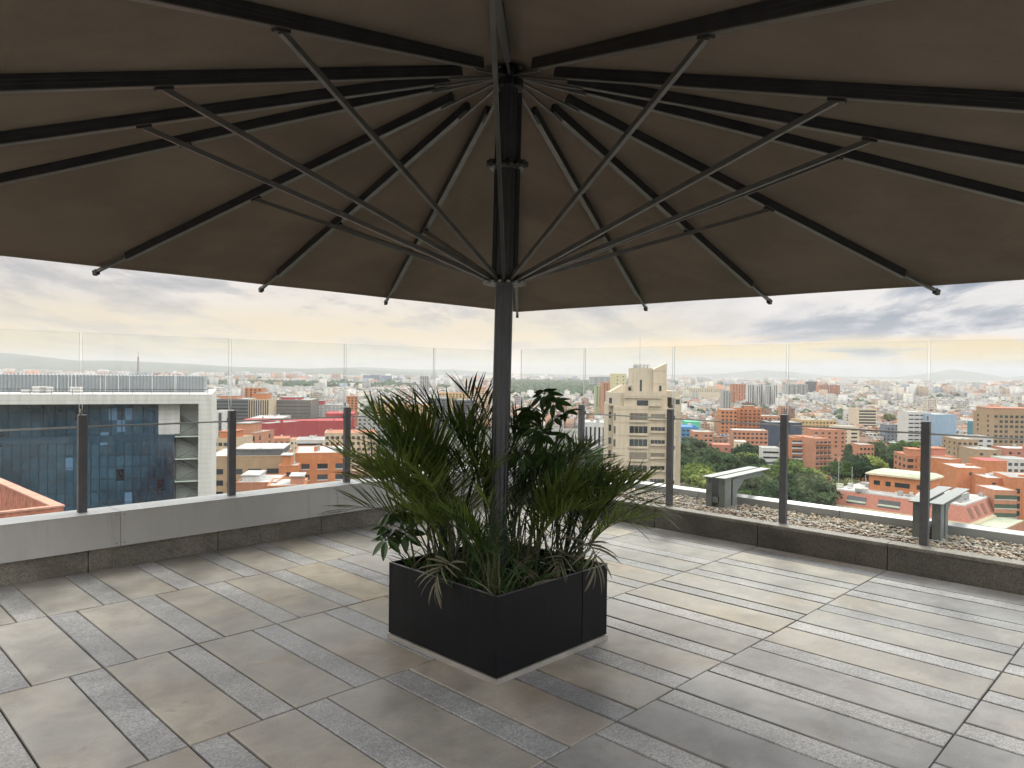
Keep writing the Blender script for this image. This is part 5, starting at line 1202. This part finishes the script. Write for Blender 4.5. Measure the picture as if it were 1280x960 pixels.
def crown_mesh(seed, R, Hc, lobes, per, leaf, mt, cone=False):
    r = np.random.RandomState(seed); P = []; Nn = []
    for k in range(lobes):
        if cone: f = (k+.5)/lobes; zc = Hc*(f-.5); rr = R*(1-f)**.7*r.uniform(.3, .75); a = k*2.4; c = np.array([math.cos(a)*rr, math.sin(a)*rr, zc]); lr = R*(.50-.25*f)
        else:
            v = r.randn(3); v /= np.linalg.norm(v); v[2] = v[2]*.75+.12; c = v*np.array([R, R, Hc/2])*r.uniform(.35, .78); lr = R*r.uniform(.26, .44)
        d = r.randn(per, 3); d /= np.linalg.norm(d, axis=1)[:, None]; d[:, 2] = np.where(d[:, 2] < -.35, -d[:, 2], d[:, 2])
        q = c+d*lr*r.uniform(.72, 1.06, (per, 1))*np.array([1, 1, .80]); P.append(q); Nn.append(d+r.randn(per, 3)*.45)
    P = np.concatenate(P); Nn = np.concatenate(Nn); Nn /= np.linalg.norm(Nn, axis=1)[:, None]; n = len(P)
    t1 = np.cross(Nn, r.randn(n, 3)); t1 /= np.linalg.norm(t1, axis=1)[:, None]; t2 = np.cross(Nn, t1)
    s = leaf*r.uniform(.6, 1.3, (n, 1)); s2 = s*r.uniform(.45, .8, (n, 1))
    V = np.stack([P-t1*s, P-t2*s2, P+t1*s, P+t2*s2], 1).reshape(-1, 3); F = np.arange(n*4).reshape(-1, 4)
    me = bpy.data.meshes.new('crown'); me.from_pydata(V.tolist(), [], F.tolist()); me.materials.append(mt); return me
def trunk_mesh(seed, H, R, rad):
    r = random.Random(seed); m = MB(); top = H*.72
    m.tube([(0, 0, 0), (r.uniform(-.2, .2), r.uniform(-.2, .2), top*.4), (r.uniform(-.4, .4), r.uniform(-.4, .4), top)], [rad, rad*.75, rad*.3], 8)
    for k in range(5):
        a = k*1.256+r.uniform(-.3, .3); z = H*r.uniform(.28, .5); m.tube([(0, 0, z), (math.cos(a)*R*.3, math.sin(a)*R*.3, z+H*.14), (math.cos(a)*R*.62, math.sin(a)*R*.62, z+H*.26)], [rad*.45, rad*.3, rad*.1], 6)
    return m.mesh('trunk', BARK)
KINDS = []
for (nm, R, H, Hc, lobes, per, leaf, mt, cone, cnt) in (('broadleaf', 6.5, 13, 9.5, 34, 150, .42, L1, False, 3), ('dark broadleaf', 7, 15, 11, 38, 150, .42, L2, False, 2), ('olive', 5.5, 11, 8, 28, 150, .36, L3, False, 2), ('conifer', 6.5, 24, 20, 34, 150, .45, L2, True, 2)):
    for q in range(cnt):
        KINDS.append((nm, H, Hc, crown_mesh(40+len(KINDS), R, Hc, lobes, per, leaf, mt, cone), trunk_mesh(len(KINDS), H, R, .35)))
BYK = {}
for k in KINDS: BYK.setdefault(k[0], []).append(k)
SMALL = [(nm, 9, 7, crown_mesh(80+i, 4.2, 7, 12, 50, .6, mt), trunk_mesh(80+i, 9, 4, .25)) for i, (nm, mt) in enumerate((('broadleaf', L1), ('dark broadleaf', L2), ('olive', L3)))]
tr_r = random.Random(12)
def tree(px, dist, kind, s, label, group, small=False):
    nm, H, Hc, cm, tm = tr_r.choice(SMALL if small else BYK[kind])
    e = empty('conifer_tree' if kind == 'conifer' else 'broadleaf_tree', (X(px, dist), dist, GZ), (0, 0, tr_r.uniform(0, 6.28))); e.scale = (s*tr_r.uniform(.9, 1.1), s*tr_r.uniform(.9, 1.1), s)
    tag(e, label, 'tree', group); link('trunk', tm, e); link('crown', cm, e, (0, 0, H-Hc/2))
    return e
DESC = {'broadleaf': 'fresh green broadleaf tree', 'dark broadleaf': 'dark green broadleaf tree', 'olive': 'olive green rounded tree', 'conifer': 'tall dark conifer'}
def zone(px): return 'beside the beige tower' if px < 880 else ('beyond the first grey bracket' if px < 975 else ('beside the orange balcony block' if px < 1050 else 'behind the masts of the terracotta block'))
n_ = 0
for row, (dd, a, b, st) in enumerate(((222, 700, 1010, 42), (244, 690, 1030, 38), (268, 694, 1036, 36), (294, 690, 1042, 33), (322, 700, 1046, 31), (352, 695, 1020, 29), (384, 680, 990, 28), (420, 690, 960, 30))):
    px = a
    while px < b:
        q = px+tr_r.uniform(-7, 7); dd2 = dd+tr_r.uniform(-10, 10)
        X_, Y_ = X(q, dd2), dd2
        if all((X_-hx)**2+(Y_-hy)**2 > (min(hr, 26)*.62)**2 for hx, hy, hr in HERO):
            kd = tr_r.choice(('broadleaf', 'broadleaf', 'dark broadleaf', 'olive', 'olive', 'dark broadleaf'))
            if tr_r.random() < .06: kd = 'conifer'
            s = tr_r.uniform(1.15, 1.6)*(.6 if kd == 'conifer' else 1)*(1.12 if row > 3 else 1); n_ += 1
            rows = ('lowest', 'second lowest', 'third', 'fourth', 'fifth', 'sixth', 'seventh', 'highest')[row]
            adj = ('slim', 'middling', 'broad')[min(2, int((s/(.6 if kd == 'conifer' else 1)-1.15)/.2))]
            tree(q, dd2, kd, s, '%s %s, %s park row, towards %s' % (adj, DESC[kd].replace(' broadleaf', ''), rows, ' '.join(landmark(X_, 430).split()[:6])), 'trees of the park wood')
        px += st
for (px, dd, kd, s, lb) in ((1062, 395, 'conifer', 1.02, 'very tall dark conifer next to the pink brick house'), (1074, 372, 'dark broadleaf', 1.5, 'big dark tree below the very tall conifer'), (1098, 430, 'dark broadleaf', 1.65, 'huge dark rounded tree beyond the thin masts'),
                            (1118, 405, 'dark broadleaf', 1.4, 'broad dark tree just before the salmon terrace building'), (1132, 470, 'broadleaf', 1.6, 'wide green tree in front of the bright white office'), (1152, 520, 'broadleaf', 1.3, 'green tree below the pale blue office'),
                            (1016, 360, 'broadleaf', 1.25, 'leafy bright green tree before the orange balcony block'), (1025, 300, 'olive', 1.25, 'full olive tree at the corner of the terracotta block'), (1048, 335, 'broadleaf', 1.1, 'green tree between balcony block and terracotta block'),
                            (938, 428, 'dark broadleaf', 1.55, 'spreading dark tree in front of the low pink wing'), (958, 420, 'dark broadleaf', 1.35, 'dark tree reaching the white terraced house'), (880, 408, 'dark broadleaf', .9, 'bare looking dark tree under the square orange block'),
                            (1052, 372, 'broadleaf', 1.5, 'big green tree between the masts and the orange balcony flank'), (1088, 385, 'broadleaf', 1.55, 'full green tree straight behind the green roofed penthouse'), (1110, 372, 'olive', 1.4, 'olive green tree over the edge of the green roofed penthouse'),
                            (1066, 345, 'olive', 1.3, 'rounded olive tree below the very tall conifer'), (1128, 440, 'dark broadleaf', 1.4, 'dark tree filling the gap before the bright white office'), (1112, 900, 'olive', 1.7, 'round olive tree alone among the roofs'), (742, 330, 'broadleaf', 1.2, 'green tree seen between the palms and the beige tower'), (718, 300, 'olive', 1.2, 'olive tree seen through the palm fronds'), (328, 425, 'broadleaf', .8, 'small bright tree at the foot of the red mall wall'),
                            (1278, 300, 'broadleaf', .8, 'green tree in the gap beside the tall orange building')):
    tree(px, dd, kd, s, lb, None)
r_ = np.random.RandomState(9); cnt = 0
while cnt < 150:
    dd = 430+1100*r_.rand()**.8; px = r_.uniform(255, 1290)
    x, y = X(px, dd), dd
    if any((x-hx)**2+(y-hy)**2 < (hr*.8)**2 for hx, hy, hr in HERO): continue
    kd = ('broadleaf', 'dark broadleaf', 'olive')[cnt % 3]
    sz = r_.uniform(.8, 1.5); adj = ('tiny', 'small', 'middling', 'large')[min(3, int((sz-.8)/.175))]
    tree(px, dd, kd, sz, '%s %s near the %s' % (adj, {'broadleaf': 'bright green', 'dark broadleaf': 'dark green', 'olive': 'olive green'}[kd]+' street tree', landmark(x, dd)), 'street trees among the city roofs', small=True); cnt += 1
def far_trees():
    r = np.random.RandomState(21)
    ico = np.array([(0, 0, 1), (.894, 0, .447), (.276, .851, .447), (-.724, .526, .447), (-.724, -.526, .447), (.276, -.851, .447), (.724, .526, -.447), (-.276, .851, -.447), (-.894, 0, -.447), (-.276, -.851, -.447), (.724, -.526, -.447), (0, 0, -1)])
    fc = np.array([(0, 1, 2), (0, 2, 3), (0, 3, 4), (0, 4, 5), (0, 5, 1), (1, 6, 2), (2, 7, 3), (3, 8, 4), (4, 9, 5), (5, 10, 1), (6, 7, 2), (7, 8, 3), (8, 9, 4), (9, 10, 5), (10, 6, 1)])
    P = []
    def add(n, px0, px1, d0, d1, s0, s1, clump=0):
        px = r.uniform(px0, px1, n); dd = d0+(d1-d0)*r.rand(n)
        if clump: k = r.randint(0, clump, n); cx, cd = r.uniform(px0, px1, clump), d0+(d1-d0)*r.rand(clump)**1.0; px = cx[k]+r.normal(0, 900/cd[k]*14/1, n)*.12; dd = cd[k]*(1+r.normal(0, .012, n))
        P.append(np.stack([X(px, dd), dd, r.uniform(s0, s1, n)], 1))
    add(5200, 630, 790, 1900, 6500, 7, 12); add(2200, 140, 560, 2600, 3700, 7, 12); add(4200, 100, 1400, 1000, 3800, 4.5, 8, clump=260); add(3000, -100, 1400, 3500, 9000, 9, 16, clump=200); add(2500, 100, 1400, 900, 4200, 4, 7)
    P = np.concatenate(P); n = len(P)
    jit = 1+.28*r.randn(n, 12, 1); V = ico[None]*jit*P[:, 2][:, None, None]*np.array([1, 1, .85]); V[..., 0] += P[:, 0][:, None]; V[..., 1] += P[:, 1][:, None]; V[..., 2] += (GZ+P[:, 2]*.85)[:, None]
    F = (fc[None]+12*np.arange(n)[:, None, None]).reshape(-1, 3); me = bpy.data.meshes.new('far_woods'); me.vertices.add(n*12); me.vertices.foreach_set('co', V.ravel())
    me.loops.add(F.size); me.loops.foreach_set('vertex_index', F.ravel()); me.polygons.add(len(F)); me.polygons.foreach_set('loop_start', np.arange(0, F.size, 3)); me.update(calc_edges=True)
    me.materials.append(mat('far_foliage', (.045, .072, .035), .95, var=.45, scale=.02)); tag(link('far_woods', me), kind='stuff')
far_trees()

# ================================================================== the air
def haze():
    m = bpy.data.materials.new('haze_air'); m.use_nodes = True; m.node_tree.nodes.clear(); t = T(m.node_tree)
    v = t.new('ShaderNodeVolumePrincipled'); v.inputs['Color'].default_value = (.90, .905, .94, 1); v.inputs['Density'].default_value = 6.2e-5; v.inputs['Anisotropy'].default_value = .3
    t.l.new(v.outputs[0], t.new('ShaderNodeOutputMaterial').inputs['Volume'])
    mb = MB(); mb.box(-21000, 21000, -400, 21500, GZ-1, 335); o = mb.build('haze', m); tag(o, kind='stuff')
haze()
